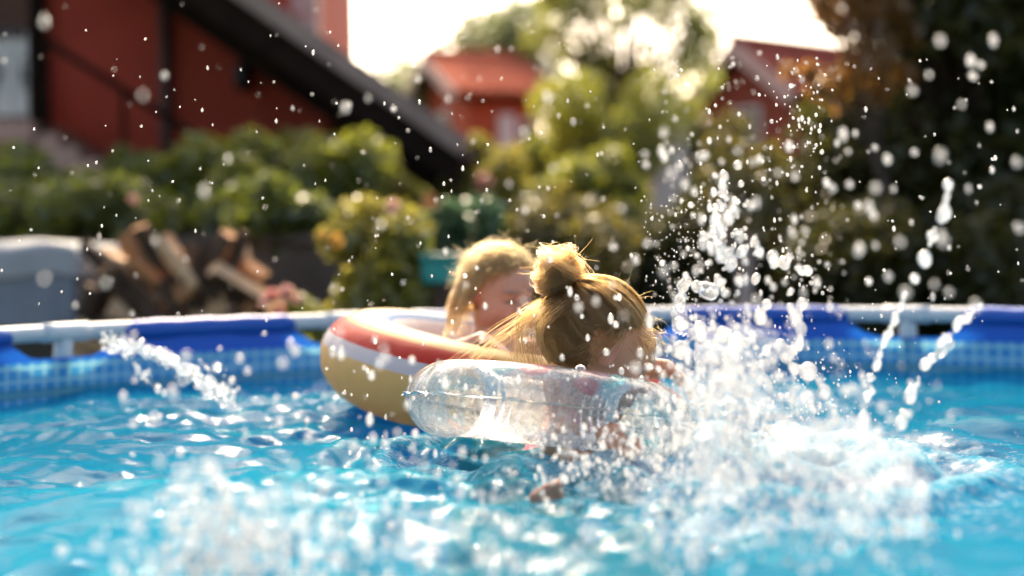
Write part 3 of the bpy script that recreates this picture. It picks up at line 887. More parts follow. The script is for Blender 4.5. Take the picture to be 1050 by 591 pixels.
tb = at(36, 300, 6.2)
cov = empty('covered_bin', 'grey tarpaulin-covered bin beside the firewood heap', 'bin', (tb.x, 6.2, 0))
def drape(name, x0, x1, y0, y1, z0, z1, m, parent, seed, amp, top=False):
    """cloth box: sides with soft folds"""
    V, F = [], []
    per = []
    nn = 20
    for (ax, ay, bx, by) in ((x0, y0, x1, y0), (x1, y0, x1, y1), (x1, y1, x0, y1), (x0, y1, x0, y0)):
        for k in range(nn):
            t = k / nn
            per.append((ax + (bx - ax) * t, ay + (by - ay) * t))
    n = len(per)
    cx, cyy = (x0 + x1) / 2, (y0 + y1) / 2
    rows = 7
    rr = np.random.default_rng(seed); ph = rr.uniform(0, 6.28, 4)
    for j in range(rows):
        t = j / (rows - 1)
        for i, (x, y) in enumerate(per):
            f = amp * t * (math.sin(i * 0.9 + ph[0]) + 0.6 * math.sin(i * 0.37 + ph[1] + t * 2))
            s = 1 - (0.03 if j == 0 else 0)
            V.append((cx + (x - cx) * s * (1 + f), cyy + (y - cyy) * s * (1 + f), z1 + (z0 - z1) * t + 0.01 * math.sin(i * 0.5 + ph[2])))
    for j in range(rows - 1):
        for i in range(n):
            F.append((j * n + i, (j + 1) * n + i, (j + 1) * n + (i + 1) % n, j * n + (i + 1) % n))
    V.append((cx, cyy, z1 + 0.035)); c = len(V) - 1
    for i in range(n):
        F.append((i, (i + 1) % n, c))
    return mesh(name, V, F, m, parent, True)
bx0, bx1 = px_x(-55, 6.2), px_x(73, 6.2)
zt = px_z(36, 252, 6.2)
drape('cover_skirt', bx0, bx1, 6.2, 6.9, px_z(36, 334, 6.2), zt - 0.06, M['tarp'], cov, 3, 0.03)
drape('cover_top', bx0 - 0.015, bx1 + 0.015, 6.185, 6.915, zt - 0.13, zt, M['tarp2'], cov, 4, 0.012)
box('bin_body', (bx0 + 0.05, 6.25, 0.02), (bx1 - 0.05, 6.85, zt - 0.12), M['blackmetal'], cov, 0.01)
tl = at(456, 276, 6.15)
tbx = empty('garden_crate', 'small teal plastic garden crate among the shrubs behind the curly-haired child', 'crate', (tl.x, 6.15, 0))
w = 0.095
box('crate_body', (tl.x - w, 6.05, tl.z - 0.06), (tl.x + w, 6.25, tl.z + 0.045), M['teal'], tbx, 0.01)
box('crate_rim', (tl.x - w - 0.012, 6.037, tl.z + 0.0455), (tl.x + w + 0.012, 6.262, tl.z + 0.065), M['teal'], tbx, 0.004)
box('stand', (tl.x - 0.05, 6.1, 0.0), (tl.x + 0.05, 6.2, tl.z - 0.061), M['brownwood'], tbx)

# ------------------------------------------------------------------ the pool
PC, PR, RIM = (0.20, 2.42), 1.83, 0.765
pool = empty('swimming_pool', 'round blue above-ground frame pool with white tubular rim and mosaic-print band', 'pool', (PC[0], PC[1], 0))
NL = 14
TH0 = math.atan2(4.08 - PC[1], 1.15 - PC[0])            # one leg stands where the photo shows the white pipe on the right
STEP = 2 * math.pi / NL
OPEN = 0.088                                            # half angle of the gap in the sleeve at every leg
def sleeve_open(th):
    d = (th - TH0 + STEP / 2) % STEP - STEP / 2
    return abs(d) / OPEN
def on_rim(th, r, z): return (PC[0] + r * math.cos(th), PC[1] + r * math.sin(th), z)
# inner wall of the liner with a scooped top edge at each leg
nth, nz = 504, 14
V, UVs = [], []
for i in range(nth):
    th = 2 * math.pi * i / nth
    o = sleeve_open(th)
    dip = max(0.0, 1 - max(0.0, (o - 0.55) / 0.62)) if o > 0.55 else 1.0
    dip = dip * dip * (3 - 2 * dip)
    ztop = RIM - 0.012 - 0.052 * dip
    for j in range(nz):
        z = 0.02 + (ztop - 0.02) * j / (nz - 1)
        bulge = 0.010 * math.sin(th * 31) * (0.3 + 0.7 * j / nz) * 0.5 + 0.012 * math.sin(math.pi * j / (nz - 1))
        V.append(on_rim(th, PR + bulge, z)); UVs.append((th * PR, z))
F = np.array([(i * nz + j, i * nz + j + 1, ((i + 1) % nth) * nz + j + 1, ((i + 1) % nth) * nz + j) for i in range(nth) for j in range(nz - 1)])
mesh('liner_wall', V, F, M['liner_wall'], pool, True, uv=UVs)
V = [(PC[0], PC[1], 0.03)] + [on_rim(2 * math.pi * i / 96, PR * 1.0, 0.03) for i in range(96)]
mesh('liner_floor', V, [(0, i + 1, (i + 1) % 96 + 1) for i in range(96)], M['liner_floor'], pool)
for k in range(NL):
    c = TH0 + k * STEP
    a = np.linspace(c - STEP / 2, c + STEP / 2, 15)
    tube('rim_pipe', [on_rim(t, PR + 0.012, RIM) for t in a], 0.0215, M['pipe'], pool, 14)
    a = np.linspace(c + OPEN, c + STEP - OPEN, 15)
    tube('rim_sleeve', [on_rim(t, PR + 0.012, RIM - 0.004) for t in a], [0.0225] + [0.0275 + 0.0015 * math.sin(t * 90) for t in a[1:-1]] + [0.0225], M['liner'], pool, 14)
    lg = tube('leg', [on_rim(c, PR + 0.030, RIM - 0.045), on_rim(c, PR + 0.075, 0.45), on_rim(c, PR + 0.085, 0.03)], 0.020, M['pipe'], pool, 12)
    box('foot_cap', np.array(on_rim(c, PR + 0.085, 0.0)) - (0.03, 0.03, 0), np.array(on_rim(c, PR + 0.085, 0.035)) + (0.03, 0.03, 0), M['joint'], lg, 0.006)
    tj = tube('tee_joint', [on_rim(t, PR + 0.012, RIM) for t in np.linspace(c - 0.035, c + 0.035, 5)], 0.025, M['pipe'], pool, 14)
    tube('socket', [on_rim(c, PR + 0.016, RIM - 0.015), on_rim(c, PR + 0.036, RIM - 0.10)], 0.024, M['pipe'], tj, 12)
# outer skirt of the liner
V = []
for i in range(168):
    th = 2 * math.pi * i / 168
    o = sleeve_open(th)
    dip = 1.0 if o < 0.55 else max(0.0, 1 - (o - 0.55) / 0.62)
    zt = RIM - 0.02 - 0.052 * dip * dip * (3 - 2 * dip)
    for z in (0.01, 0.3, 0.55, zt): V.append(on_rim(th, PR + 0.022 + 0.03 * math.sin(math.pi * z / 0.8), z))
F = np.array([(i * 4 + j, ((i + 1) % 168) * 4 + j, ((i + 1) % 168) * 4 + j + 1, i * 4 + j + 1) for i in range(168) for j in range(3)])
mesh('outer_skirt', V, F, M['liner'], pool, True)

# ------------------------------------------------------------------ water surface
C1 = np.array((0.062, 2.50, 0.672))      # clear ring
C2 = np.array((-0.045, 3.22, 0.672))     # striped ring
SP = np.array((0.46, 2.25))              # foot of the big splash
wr = np.random.default_rng(5)
comps = []
for i in range(46):
    lam = 0.05 * (0.55 / 0.05) ** wr.uniform(0, 1)
    a = wr.uniform(0, 6.28)
    comps.append((2 * math.pi / lam * math.cos(a), 2 * math.pi / lam * math.sin(a), wr.uniform(0, 6.28), (0.046 if lam < 0.13 else 0.023) * lam / (2 * math.pi) * wr.uniform(0.5, 1.3)))
for lam, a, amp in ((0.62, 1.1, 0.0055), (0.48, 2.3, 0.0045), (0.80, 0.3, 0.006), (0.36, 1.75, 0.004)):
    comps.append((2 * math.pi / lam * math.cos(a), 2 * math.pi / lam * math.sin(a), wr.uniform(0, 6.28), amp))
def water_h(x, y):
    x = np.asarray(x, float); y = np.asarray(y, float)
    wx = x + 0.035 * np.sin(7 * y + 1.3) + 0.02 * np.sin(13 * x + 9 * y); wy = y + 0.035 * np.sin(8 * x + 0.4) + 0.02 * np.sin(15 * y - 6 * x)
    h = np.zeros_like(wx)
    for kx, ky, ph, am in comps:
        s = np.sin(kx * wx + ky * wy + ph)
        h += am * (s + 0.35 * (s * s - 0.5))
    for (cx, cyy, r0, amp, lam) in ((C1[0], C1[1], 0.26, 0.011, 0.11), (C2[0], C2[1], 0.40, 0.008, 0.12), (SP[0], SP[1], 0.12, 0.026, 0.15), (-0.42, 1.45, 0.05, 0.008, 0.12)):
        rr = np.hypot(x - cx, y - cyy)
        h += amp * np.sin(2 * math.pi * (rr - r0) / lam + 0.8 * np.sin(5 * np.arctan2(y - cyy, x - cx))) * np.exp(-np.clip(rr - r0, 0, 9) / 0.28) * (rr > r0 * 0.5)
    r = np.hypot(x - SP[0], y - SP[1])
    h += 0.035 * np.exp(-(r / 0.22) ** 2)
    h += 0.030 * np.exp(-((x - 0.03) / 0.20) ** 2 - ((y - 2.20) / 0.09) ** 2)
    return WATER_Z + h
g_ = 0.0065
xs = np.arange(PC[0] - PR, PC[0] + PR, g_)
ys = np.arange(PC[1] - PR, PC[1] + PR, g_)
X, Y = np.meshgrid(xs, ys, indexing='ij')
H = water_h(X, Y)
ny = len(ys)
i, j = np.meshgrid(np.arange(len(xs) - 1), np.arange(ny - 1), indexing='ij')
ok = np.hypot(X[:-1, :-1] + g_ / 2 - PC[0], Y[:-1, :-1] + g_ / 2 - PC[1]) < PR + 0.004
a = (i * ny + j)[ok]
F = np.stack([a, a + ny, a + ny + 1, a + 1], 1)
used = np.unique(F); remap = np.zeros(X.size, dtype=np.int64); remap[used] = np.arange(len(used))
V = np.stack([X.ravel(), Y.ravel(), H.ravel()], 1)[used]
rS = np.hypot(V[:, 0] - SP[0], V[:, 1] - SP[1])
aer = np.exp(-(rS / 0.42) ** 2) * 0.95 + 0.25 * np.exp(-((V[:, 0] + 0.42) ** 2 + (V[:, 1] - 1.48) ** 2) / 0.03) \
    + 0.45 * np.exp(-((np.hypot(V[:, 0] - C1[0], V[:, 1] - C1[1]) - 0.26) / 0.06) ** 2) + 0.22 * np.exp(-((V[:, 0] - 0.1) ** 2 / 0.12 + (V[:, 1] - 1.85) ** 2 / 0.12))
tag(mesh('water', V, remap[F], M['water'], None, True, np.clip(aer, 0, 1)), 'rippled blue pool water', None, None, 'structure')

# ------------------------------------------------------------------ swim rings
def rotmat(rx, ry, rz):
    return np.array((Matrix.Rotation(rz, 3, 'Z') @ Matrix.Rotation(ry, 3, 'Y') @ Matrix.Rotation(rx, 3, 'X')))
def torus(c, R, Rm, r, n1, n2, seed, wrinkle, squash=1.0, rin=None):
    rr = np.random.default_rng(seed)
    V, UV = [], []
    ph = rr.uniform(0, 6.28, 6)
    for i in range(n1):
        u = 2 * math.pi * i / n1
        for j in range(n2):
            v = 2 * math.pi * j / n2
            pin = abs(math.sin(v))                      # wrinkles gather at the outer and inner seams
            w = wrinkle * (math.sin(u * 38 + ph[0]) + 0.7 * math.sin(u * 61 + ph[1] + 2 * v) + 0.5 * math.sin(u * 23 + ph[2] - v)) * (1 - pin) ** 1.4
            w += wrinkle * 0.5 * math.sin(u * 5 + ph[3]) * math.sin(2 * v + ph[4])
            rad = r * (1 + w)
            q = np.array(((Rm + rad * math.cos(v)) * math.cos(u), (Rm + rad * math.cos(v)) * math.sin(u), squash * rad * math.sin(v)))
            V.append(c + R @ q); UV.append((i / n1, j / n2))
    F = np.array([(i * n2 + j, ((i + 1) % n1) * n2 + j, ((i + 1) % n1) * n2 + (j + 1) % n2, i * n2 + (j + 1) % n2) for i in range(n1) for j in range(n2)])
    return np.array(V), F, UV
def set_uv_seamfree(o, n1, n2):
    """per-face-corner uv so that the last ring of faces does not run backwards"""
    me = o.data; u = me.uv_layers[0].data
    for p in me.polygons:
        i, j = divmod(p.index, n2)
        for li, (a, b) in zip(p.loop_indices, ((i, j), (i + 1, j), (i + 1, j + 1), (i, j + 1))):
            u[li].uv = (a / n1, b / n2)

# striped ring
def stripes_material():
    g = Mat('striped_vinyl')
    v = g.add('ShaderNodeSeparateXYZ', {0: g.add('ShaderNodeUVMap').outputs[0]}).outputs[1]
    och, wht, red, yel, blu, lbl = (0.80, 0.55, 0.20), (0.66, 0.68, 0.72), (0.58, 0.030, 0.012), (0.50, 0.27, 0.04), (0.02, 0.16, 0.45), (0.34, 0.42, 0.48)
    col = g.ramp(v, [(0.0, och), (0.030, wht), (0.080, red), (0.155, yel), (0.255, lbl), (0.30, blu), (0.33, wht), (0.42, red), (0.50, yel), (0.62, och)], 'CONSTANT')
    return vinyl(g, col, 0.40, 0.55)
M['stripes'] = stripes_material()
R2 = rotmat(math.radians(2.5), math.radians(11), 0)
ring2 = empty('striped_swim_ring', 'opaque swim ring with ochre, white, red and yellow stripes round the curly-haired child', 'swim ring', tuple(C2))
V, F, UV = torus(C2, R2, 0.295, 0.098, 128, 40, 3, 0.02)
o = mesh('tube', V, F, M['stripes'], ring2, True, uv=UV); set_uv_seamfree(o, 128, 40)
# clear ring
def clear_vinyl():
    g = Mat('clear_vinyl')
    co = g.coord()
    uv = g.add('ShaderNodeUVMap').outputs[0]
    b = g.bump(g.noise(24, 5, co), 0.45, 0.012)
    tr = g.add('ShaderNodeBsdfTransparent', {'Color': (0.95, 0.965, 0.97)}).outputs[0]
    ml = g.mix(0.4, g.add('ShaderNodeBsdfTranslucent', {'Color': (0.90, 0.90, 0.88)}).outputs[0], g.add('ShaderNodeBsdfDiffuse', {'Color': (0.9, 0.9, 0.88)}).outputs[0])
    wet = g.ramp(g.noise(70, 6, co, 0.7), [(0.42, 0.18), (0.68, 0.60)])          # wet, beaded, slightly milky film
    s = g.mix(wet, tr, ml)
    # printed flowers
    sc = g.add('ShaderNodeMapping', {'Vector': uv, 'Scale': (9.0, 3.0, 1.0)})
    vo = g.add('ShaderNodeTexVoronoi', {'Vector': sc.outputs[0], 'Scale': 1.6})
    pr = g.ramp(vo.outputs['Distance'], [(0.26, 1.0), (0.33, 0.0)])
    pick = g.add('ShaderNodeSeparateColor', {0: vo.outputs['Color']})
    pcol = g.ramp(pick.outputs[0], [(0.0, (0.70, 0.16, 0.18)), (0.45, (0.72, 0.30, 0.32)), (0.7, (0.10, 0.52, 0.55))], 'CONSTANT')
    prt = g.mix(0.5, g.add('ShaderNodeBsdfTranslucent', {'Color': pcol}).outputs[0], g.add('ShaderNodeBsdfDiffuse', {'Color': pcol}).outputs[0])
    sv = g.add('ShaderNodeSeparateXYZ', {0: uv})
    up = g.math('MULTIPLY', g.math('GREATER_THAN', sv.outputs[1], 0.03), g.math('LESS_THAN', sv.outputs[1], 0.30))
    side = g.math('MULTIPLY', g.math('GREATER_THAN', sv.outputs[0], 0.66), g.math('LESS_THAN', sv.outputs[0], 0.99))
    s = g.mix(g.math('MULTIPLY', g.math('MULTIPLY', g.math('MULTIPLY', pr, 0.55), up), side), s, prt)
    lw = g.add('ShaderNodeLayerWeight', {'Blend': 0.28, 'Normal': b}).outputs['Fresnel']
    gl = g.add('ShaderNodeBsdfGlossy', {'Color': (1, 1, 1), 'Roughness': 0.10, 'Normal': b}).outputs[0]
    return g.surf(g.mix(g.math('MULTIPLY', lw, 0.85), s, gl))
M['clear'] = clear_vinyl()
R1 = rotmat(math.radians(-9), math.radians(7.5), 0)
ring1 = empty('clear_swim_ring', 'transparent swim ring with pink print round the child with the hair bun', 'swim ring', tuple(C1))
V, F, UV = torus(C1, R1, 0.184, 0.068, 160, 48, 5, 0.028, 0.97)
o = mesh('tube', V, F, M['clear'], ring1, True, uv=UV); set_uv_seamfree(o, 160, 48)
# welded outer seam: a thin upright lip round the equator
V = []
n1 = 200
for i in range(n1):
    u = 2 * math.pi * i / n1
    for (dr, dz) in ((-0.004, 0.0018), (0.0085 + 0.002 * math.sin(40 * u), 0.003 * math.sin(23 * u)), (-0.004, -0.0018)):
        q_ = np.array(((0.2515 + dr) * math.cos(u), (0.2515 + dr) * math.sin(u), dz)); V.append(C1 + R1 @ q_)
F = np.array([(i * 3 + j, ((i + 1) % n1) * 3 + j, ((i + 1) % n1) * 3 + (j + 1) % 3, i * 3 + (j + 1) % 3) for i in range(n1) for j in range(3)])
M['seam'] = drop_material('vinyl_seam', 0.35)
mesh('seam', V, F, M['seam'], ring1, True)
vp = C1 + R1 @ np.array((0.184 * 0.2, -0.184 * 0.98, 0.067)); vn = R1 @ np.array((0, 0, 1.0))
tube('valve', [vp - vn * 0.006, vp + vn * 0.002, vp + vn * 0.006], [0.010, 0.009, 0.005], M['clear'], ring1, 10)

# ------------------------------------------------------------------ the two children
def head_frame(yaw, pitch, roll):
    """columns: forward, left, up.  yaw from +X towards +Y, pitch > 0 looks down, roll > 0 tips to the right shoulder"""
    return np.array(Matrix.Rotation(yaw, 3, 'Z') @ Matrix.Rotation(pitch, 3, 'Y') @ Matrix.Rotation(roll, 3, 'X'))
def add_head(B, c, R, s=1.0, smile=0.0):
    W = lambda p: c + R @ (np.array(p) * s)
    def e(p, r, k=0.012, cut=False, rot=None): B.ell(W(p), np.array(r) * s, R if rot is None else R @ rot, k, cut)
    e((-0.014, 0, 0.022), (0.090, 0.073, 0.082), 0.02)          # cranium
    e((0.026, 0, -0.036), (0.056, 0.056, 0.062), 0.03)          # face
    e((0.050, 0, 0.030), (0.036, 0.048, 0.040), 0.03)           # forehead
    for sy in (-1, 1):
        e((0.044, sy * 0.034, -0.034), (0.030, 0.026, 0.027), 0.02)      # cheek
        e((0.010, sy * 0.046, -0.060), (0.030, 0.016, 0.022), 0.02)      # jaw
    e((0.062, 0, -0.082), (0.020, 0.022, 0.016), 0.02)          # chin
    for sy in (-1, 1):
        e((0.088, sy * 0.029, 0.004), (0.020, 0.019, 0.013), 0.012, True)  # eye socket
        e((0.066, sy * 0.029, 0.002), (0.0135, 0.0145, 0.0125), 0.004)     # closed lid over the eyeball
        e((0.076, sy * 0.030, 0.019), (0.010, 0.020, 0.006), 0.010)        # brow ridge
    B.cone(W((0.080, 0, 0.006)), W((0.101, 0, -0.020)), 0.0075 * s, 0.0105 * s, 0.010)   # nose
    for sy in (-1, 1):
        e((0.090, sy * 0.009, -0.024), (0.009, 0.007, 0.006), 0.006)
    e((0.084, 0, -0.046), (0.010, 0.021, 0.0055), 0.005)        # lips
    e((0.081, 0, -0.056), (0.010, 0.018, 0.0060), 0.005)
    B.cone(W((0.088, -0.019, -0.0508 + smile * 0.006)), W((0.092, 0, -0.0512)), 0.0016 * s, 0.0022 * s, 0.004, True)
    B.cone(W((0.092, 0, -0.0512)), W((0.088, 0.019, -0.0508 + smile * 0.006)), 0.0022 * s, 0.0016 * s, 0.004, True)
    for sy in (-1, 1):                                          # ears
        rot = np.array(Matrix.Rotation(sy * 0.45, 3, 'Z'))
        e((-0.012, sy * 0.072, -0.010), (0.014, 0.0065, 0.024), 0.006, False, rot)
        e((-0.008, sy * 0.080, -0.008), (0.008, 0.0045, 0.015), 0.003, True, rot)
def skin_paint(V, heads, base=(0.54, 0.25, 0.14)):
    col = np.ones((len(V), 4)); col[:, :3] = base
    def blend(m, c):
        col[:, :3] = col[:, :3] * (1 - m[:, None]) + np.array(c) * m[:, None]
    for c, R, s in heads:
        L = ((V - c) @ R) / s
        g = lambda p, r: np.exp(-(((L - np.array(p)) / np.array(r)) ** 2).sum(1))
        for sy in (-1, 1):
            blend(0.45 * g((0.062, sy * 0.040, -0.032), (0.03, 0.018, 0.017)), (0.66, 0.22, 0.15))
            blend(np.clip(1.6 * g((0.082, sy * 0.029, 0.021), (0.02, 0.018, 0.0045)), 0, 0.8), (0.20, 0.11, 0.065))
            blend(np.clip(1.6 * g((0.082, sy * 0.029, -0.0065), (0.02, 0.015, 0.0032)), 0, 0.9), (0.06, 0.03, 0.025))
            blend(0.5 * g((-0.010, sy * 0.080, -0.008), (0.02, 0.012, 0.03)), (0.66, 0.24, 0.17))
        blend(np.clip(1.5 * g((0.088, 0, -0.051), (0.02, 0.020, 0.0090)), 0, 0.85), (0.52, 0.13, 0.12))
        blend(0.35 * g((0.102, 0, -0.02), (0.015, 0.012, 0.012)), (0.66, 0.24, 0.17))
    return col
def add_hand(B, wrist, palm_c, fdir, nrm, side, curl, s=1.0):
    """palm plus five bent fingers; fdir along the fingers, nrm out of the back of the hand, side towards the thumb"""
    f = np.array(fdir, float); f /= np.linalg.norm(f)
    n = np.array(nrm, float); n -= f * (n @ f); n /= np.linalg.norm(n)
    sd = np.cross(f, n) * side
    R = np.stack([f, sd, n], 1)
    B.ell(palm_c, np.array((0.030, 0.026, 0.012)) * s, R, 0.008)
    B.cone(wrist, palm_c - f * 0.02 * s, 0.017 * s, 0.016 * s, 0.012)
    for i, (o, L) in enumerate(((0.019, 0.036), (0.0065, 0.041), (-0.0065, 0.038), (-0.019, 0.030))):
        p = palm_c + f * 0.022 * s + sd * o * s
        a = 0.0
        for seg in range(3):
            a += curl * (0.8 if seg == 0 else 1.0)
            q = p + (f * math.cos(a) - n * math.sin(a)) * L * s * (0.46, 0.31, 0.23)[seg]
            B.cone(p, q, (0.0072 - 0.0006 * seg) * s, (0.0066 - 0.0006 * seg) * s, 0.003)
            p = q
    p = palm_c - f * 0.012 * s + sd * 0.022 * s
    q = p + (f * 0.55 + sd * 0.75 - n * 0.3) * 0.024 * s
    t = q + (f * 0.9 + sd * 0.15 - n * 0.45) * 0.020 * s
    B.cone(p, q, 0.0088 * s, 0.0078 * s, 0.006); B.cone(q, t, 0.0078 * s, 0.0066 * s, 0.003)
def add_foot(B, ankle, heel, ball, up, side, s=1.0):
    f = (ball - heel) / np.linalg.norm(ball - heel)
    up = np.array(up, float); up -= f * (up @ f); up /= np.linalg.norm(up)
    sd = np.cross(f, up) * side
    R = np.stack([f, sd, up], 1)
    B.ell(heel, np.array((0.026, 0.023, 0.022)) * s, R, 0.015)
    B.cone(heel, ball, 0.022 * s, 0.022 * s, 0.02)
    B.ell(ball, np.array((0.028, 0.031, 0.015)) * s, R, 0.015)
    B.cone(ankle, heel + up * 0.01, 0.024 * s, 0.024 * s, 0.02)
    for o, L, r in ((0.022, 0.030, 0.0105), (0.008, 0.030, 0.0078), (-0.004, 0.027, 0.0072), (-0.0145, 0.024, 0.0066), (-0.024, 0.019, 0.0062)):
        p = ball + f * 0.016 * s + sd * o * s
        B.cone(p, p + (f * L + up * 0.004) * s, r * s, r * 0.92 * s, 0.003)

# -- nearer child: back of a small head turned to the splash, bun on top
H1 = np.array(at(613, 360, 2.52))
RH1 = head_frame(math.radians(20), math.radians(27), math.radians(-3))
HS1 = 1.10
B = Blob((-0.20, 1.90, 0.18), (0.42, 2.74, 0.97), 0.0042)
add_head(B, H1, RH1, HS1)
nb = H1 + HS1 * RH1 @ np.array((-0.030, 0, -0.075))
chest = np.array((0.075, 2.505, 0.560)); belly = np.array((0.055, 2.50, 0.44)); hips = np.array((0.045, 2.48, 0.34))
neck = np.array((0.105, 2.515, 0.648))
B.cone(H1 + RH1 @ np.array((-0.025, 0, -0.04)), nb, 0.040, 0.034, 0.02); B.cone(nb, neck, 0.033, 0.040, 0.02)
B.ell(neck - (0, 0, 0.022), (0.052, 0.094, 0.032), None, 0.03)
B.ell(chest, (0.066, 0.090, 0.085), None, 0.03); B.ell(belly, (0.060, 0.078, 0.085), None, 0.03); B.ell(hips, (0.066, 0.086, 0.07), None, 0.03)
shR, shL = np.array((0.085, 2.415, 0.625)), np.array((0.09, 2.612, 0.640))
for sh, el, wr_, pc, fd, sd in ((shR, np.array((0.172, 2.335, 0.530)), np.array((0.168, 2.238, 0.590)), np.array((0.158, 2.232, 0.632)), (-0.15, 0.22, 1.0), 1),
                               (shL, np.array((0.185, 2.66, 0.755)), np.array((0.262, 2.62, 0.735)), np.array((0.296, 2.61, 0.727)), (0.8, -0.2, -0.5), -1)):
    B.ell(sh, (0.040, 0.036, 0.038), None, 0.025)
    B.cone(sh, el, 0.031, 0.025, 0.02); B.cone(el, wr_, 0.025, 0.018, 0.015)
    add_hand(B, wr_, pc, fd, (0.2, 0, 1.0) if sd < 0 else (0.1, -1.0, 0.2), sd, 0.42, 0.95)
foot_c = np.array(at(562, 520, 2.03))
for hp, kn, an, hl, bl, sd in ((np.array((0.06, 2.435, 0.33)), np.array((0.075, 2.24, 0.470)), np.array((0.058, 2.075, 0.535)), np.array((0.055, 2.035, 0.530)), foot_c + (0.0, 0.0, -0.004), 1),
                              (np.array((0.05, 2.54, 0.33)), np.array((0.22, 2.56, 0.42)), np.array((0.30, 2.52, 0.27)), np.array((0.29, 2.515, 0.24)), np.array((0.36, 2.50, 0.25)), -1)):
    B.cone(hp, kn, 0.056, 0.038, 0.03); B.cone(kn, an, 0.037, 0.024, 0.02)
    add_foot(B, an, hl, bl, (0, -1, 0.4) if sd == 1 else (0, 0, 1), sd, 0.80)
V, F = B.mesh()
ch1 = empty('person', 'child with light brown hair bun seen from behind inside the clear ring', 'person', tuple(hips))
mesh('body', V, F, M['skin'], ch1, True, col=skin_paint(V, [(H1, RH1, HS1)]))
S = Blob((-0.06, 2.36, 0.24), (0.20, 2.65, 0.70), 0.005)
S.ell(chest + (0, 0, -0.005), (0.0705, 0.0945, 0.0895), None, 0.03); S.ell(belly, (0.0645, 0.0825, 0.0895), None, 0.03); S.ell(hips, (0.0705, 0.0905, 0.074), None, 0.03)
for sy in (-1, 1):
    S.cone((0.118, 2.51 + sy * 0.050, 0.60), (0.105, 2.51 + sy * 0.058, 0.668), 0.011, 0.010, 0.01)
    S.cone((0.105, 2.51 + sy * 0.058, 0.668), (0.045, 2.51 + sy * 0.050, 0.60), 0.010, 0.011, 0.01)
Vs, Fs = S.mesh()
mesh('swimsuit', Vs, Fs, M['suit1'], ch1, True)

def hair_obj(name, strands, rad, m, parent, taper=0.35):
    """strands: list of (k,3) arrays -> one curves object"""
    sizes = [len(s) for s in strands]
    hc = bpy.data.hair_curves.new(name)
    hc.add_curves(sizes)
    P = np.concatenate(strands).astype(np.float32) - world_loc(parent)
    hc.position_data.foreach_set('vector', P.ravel())
    ra = hc.attributes.get('radius') or hc.attributes.new('radius', 'FLOAT', 'POINT')
    ra.data.foreach_set('value', np.concatenate([np.linspace(rad, rad * taper, k) for k in sizes]).astype(np.float32))
    hc.materials.append(m)
    o = bpy.data.objects.new(name, hc)
    return link(o, parent)
def scalp_dirs(n, r, keep):
    out = []
    while len(out) < n:
        d = r.normal(size=3); d /= np.linalg.norm(d)
        if keep(d): out.append(d)
    return np.array(out)
def hairline(d):
    x, y, z = d
    if x > 0.02: return z > -0.02 + 0.78 * x ** 1.1 and not (abs(y) > 0.9 and z < 0.05)
    return z > -0.62 - 0.1 * x and not (abs(y) > 0.86 and z < -0.12 and x > -0.35)
SC, SR = np.array((-0.014, 0, 0.022)), np.array((0.093, 0.0765, 0.0855))
def hairline_long(d):
    x, y, z = d
    if x > -0.08: return z > -0.14 + 0.98 * x + 0.05 * math.sin(31 * x + 17 * y)
    return z > -0.93 and not (abs(y) > 0.84 and z < -0.12 and x > -0.24)
def scalp_cap(name, c, R, m, parent, s=1.0, line=hairline):
    """thin skull cap in hair colour under the strands"""
    v, f = ico(5)
    k = np.array([line(d) and line(d * np.array((1, 1, 1)) + np.array((0.07, 0, -0.07))) for d in v])
    f = f[k[f].all(1)]
    W = c + s * ((SC + v * (SR - 0.0012)) @ R.T)
    u = np.unique(f); mp = np.zeros(len(v), int); mp[u] = np.arange(len(u))
    return mesh(name, W[u], mp[f], m, parent, True)
def slerp(a, b, t):
    w = math.acos(max(-0.9999, min(0.9999, float(a @ b))))
    return (math.sin((1 - t) * w) * a + math.sin(t * w) * b) / math.sin(w)
hr_ = np.random.default_rng(17)
# strands drawn back over the scalp into the bun
Bd = np.array((-0.84, 0.04, 0.55)); Bd /= np.linalg.norm(Bd)
strands = []
roots = scalp_dirs(11000, hr_, hairline_long)
lockn = np.random.default_rng(4)
lg_dir = scalp_dirs(150, hr_, hairline_long)
lg_lift = lockn.uniform(0.0, 0.085, len(lg_dir)); lg_off = lockn.normal(size=(len(lg_dir), 3)) * 0.09; lg_ph = lockn.uniform(0, 6.28, len(lg_dir))
for d in roots:
    k = 13
    gi = int(np.argmax(lg_dir @ d))
    b = Bd + lg_off[gi] + hr_.normal(size=3) * 0.03; b /= np.linalg.norm(b)
    lift = 1.012 + lg_lift[gi] + 0.018 * abs(hr_.normal())
    pts = []
    for t in np.linspace(0, 1, k):
        dd = d + (lg_dir[gi] - d) * 0.45 * math.sin(math.pi * min(1, t * 1.2)); dd /= np.linalg.norm(dd)
        q_ = slerp(dd, b, t)
        rad = 1 + (lift - 1) * math.sin(math.pi * min(1, t * 1.05)) + 0.10 * max(0, t - 0.82)
        pts.append(SC + SR * q_ * rad + np.array((0, 1, 0.5)) * 0.0035 * math.sin(t * 7 + lg_ph[gi]) * math.sin(math.pi * t))
    strands.append(np.array(pts))
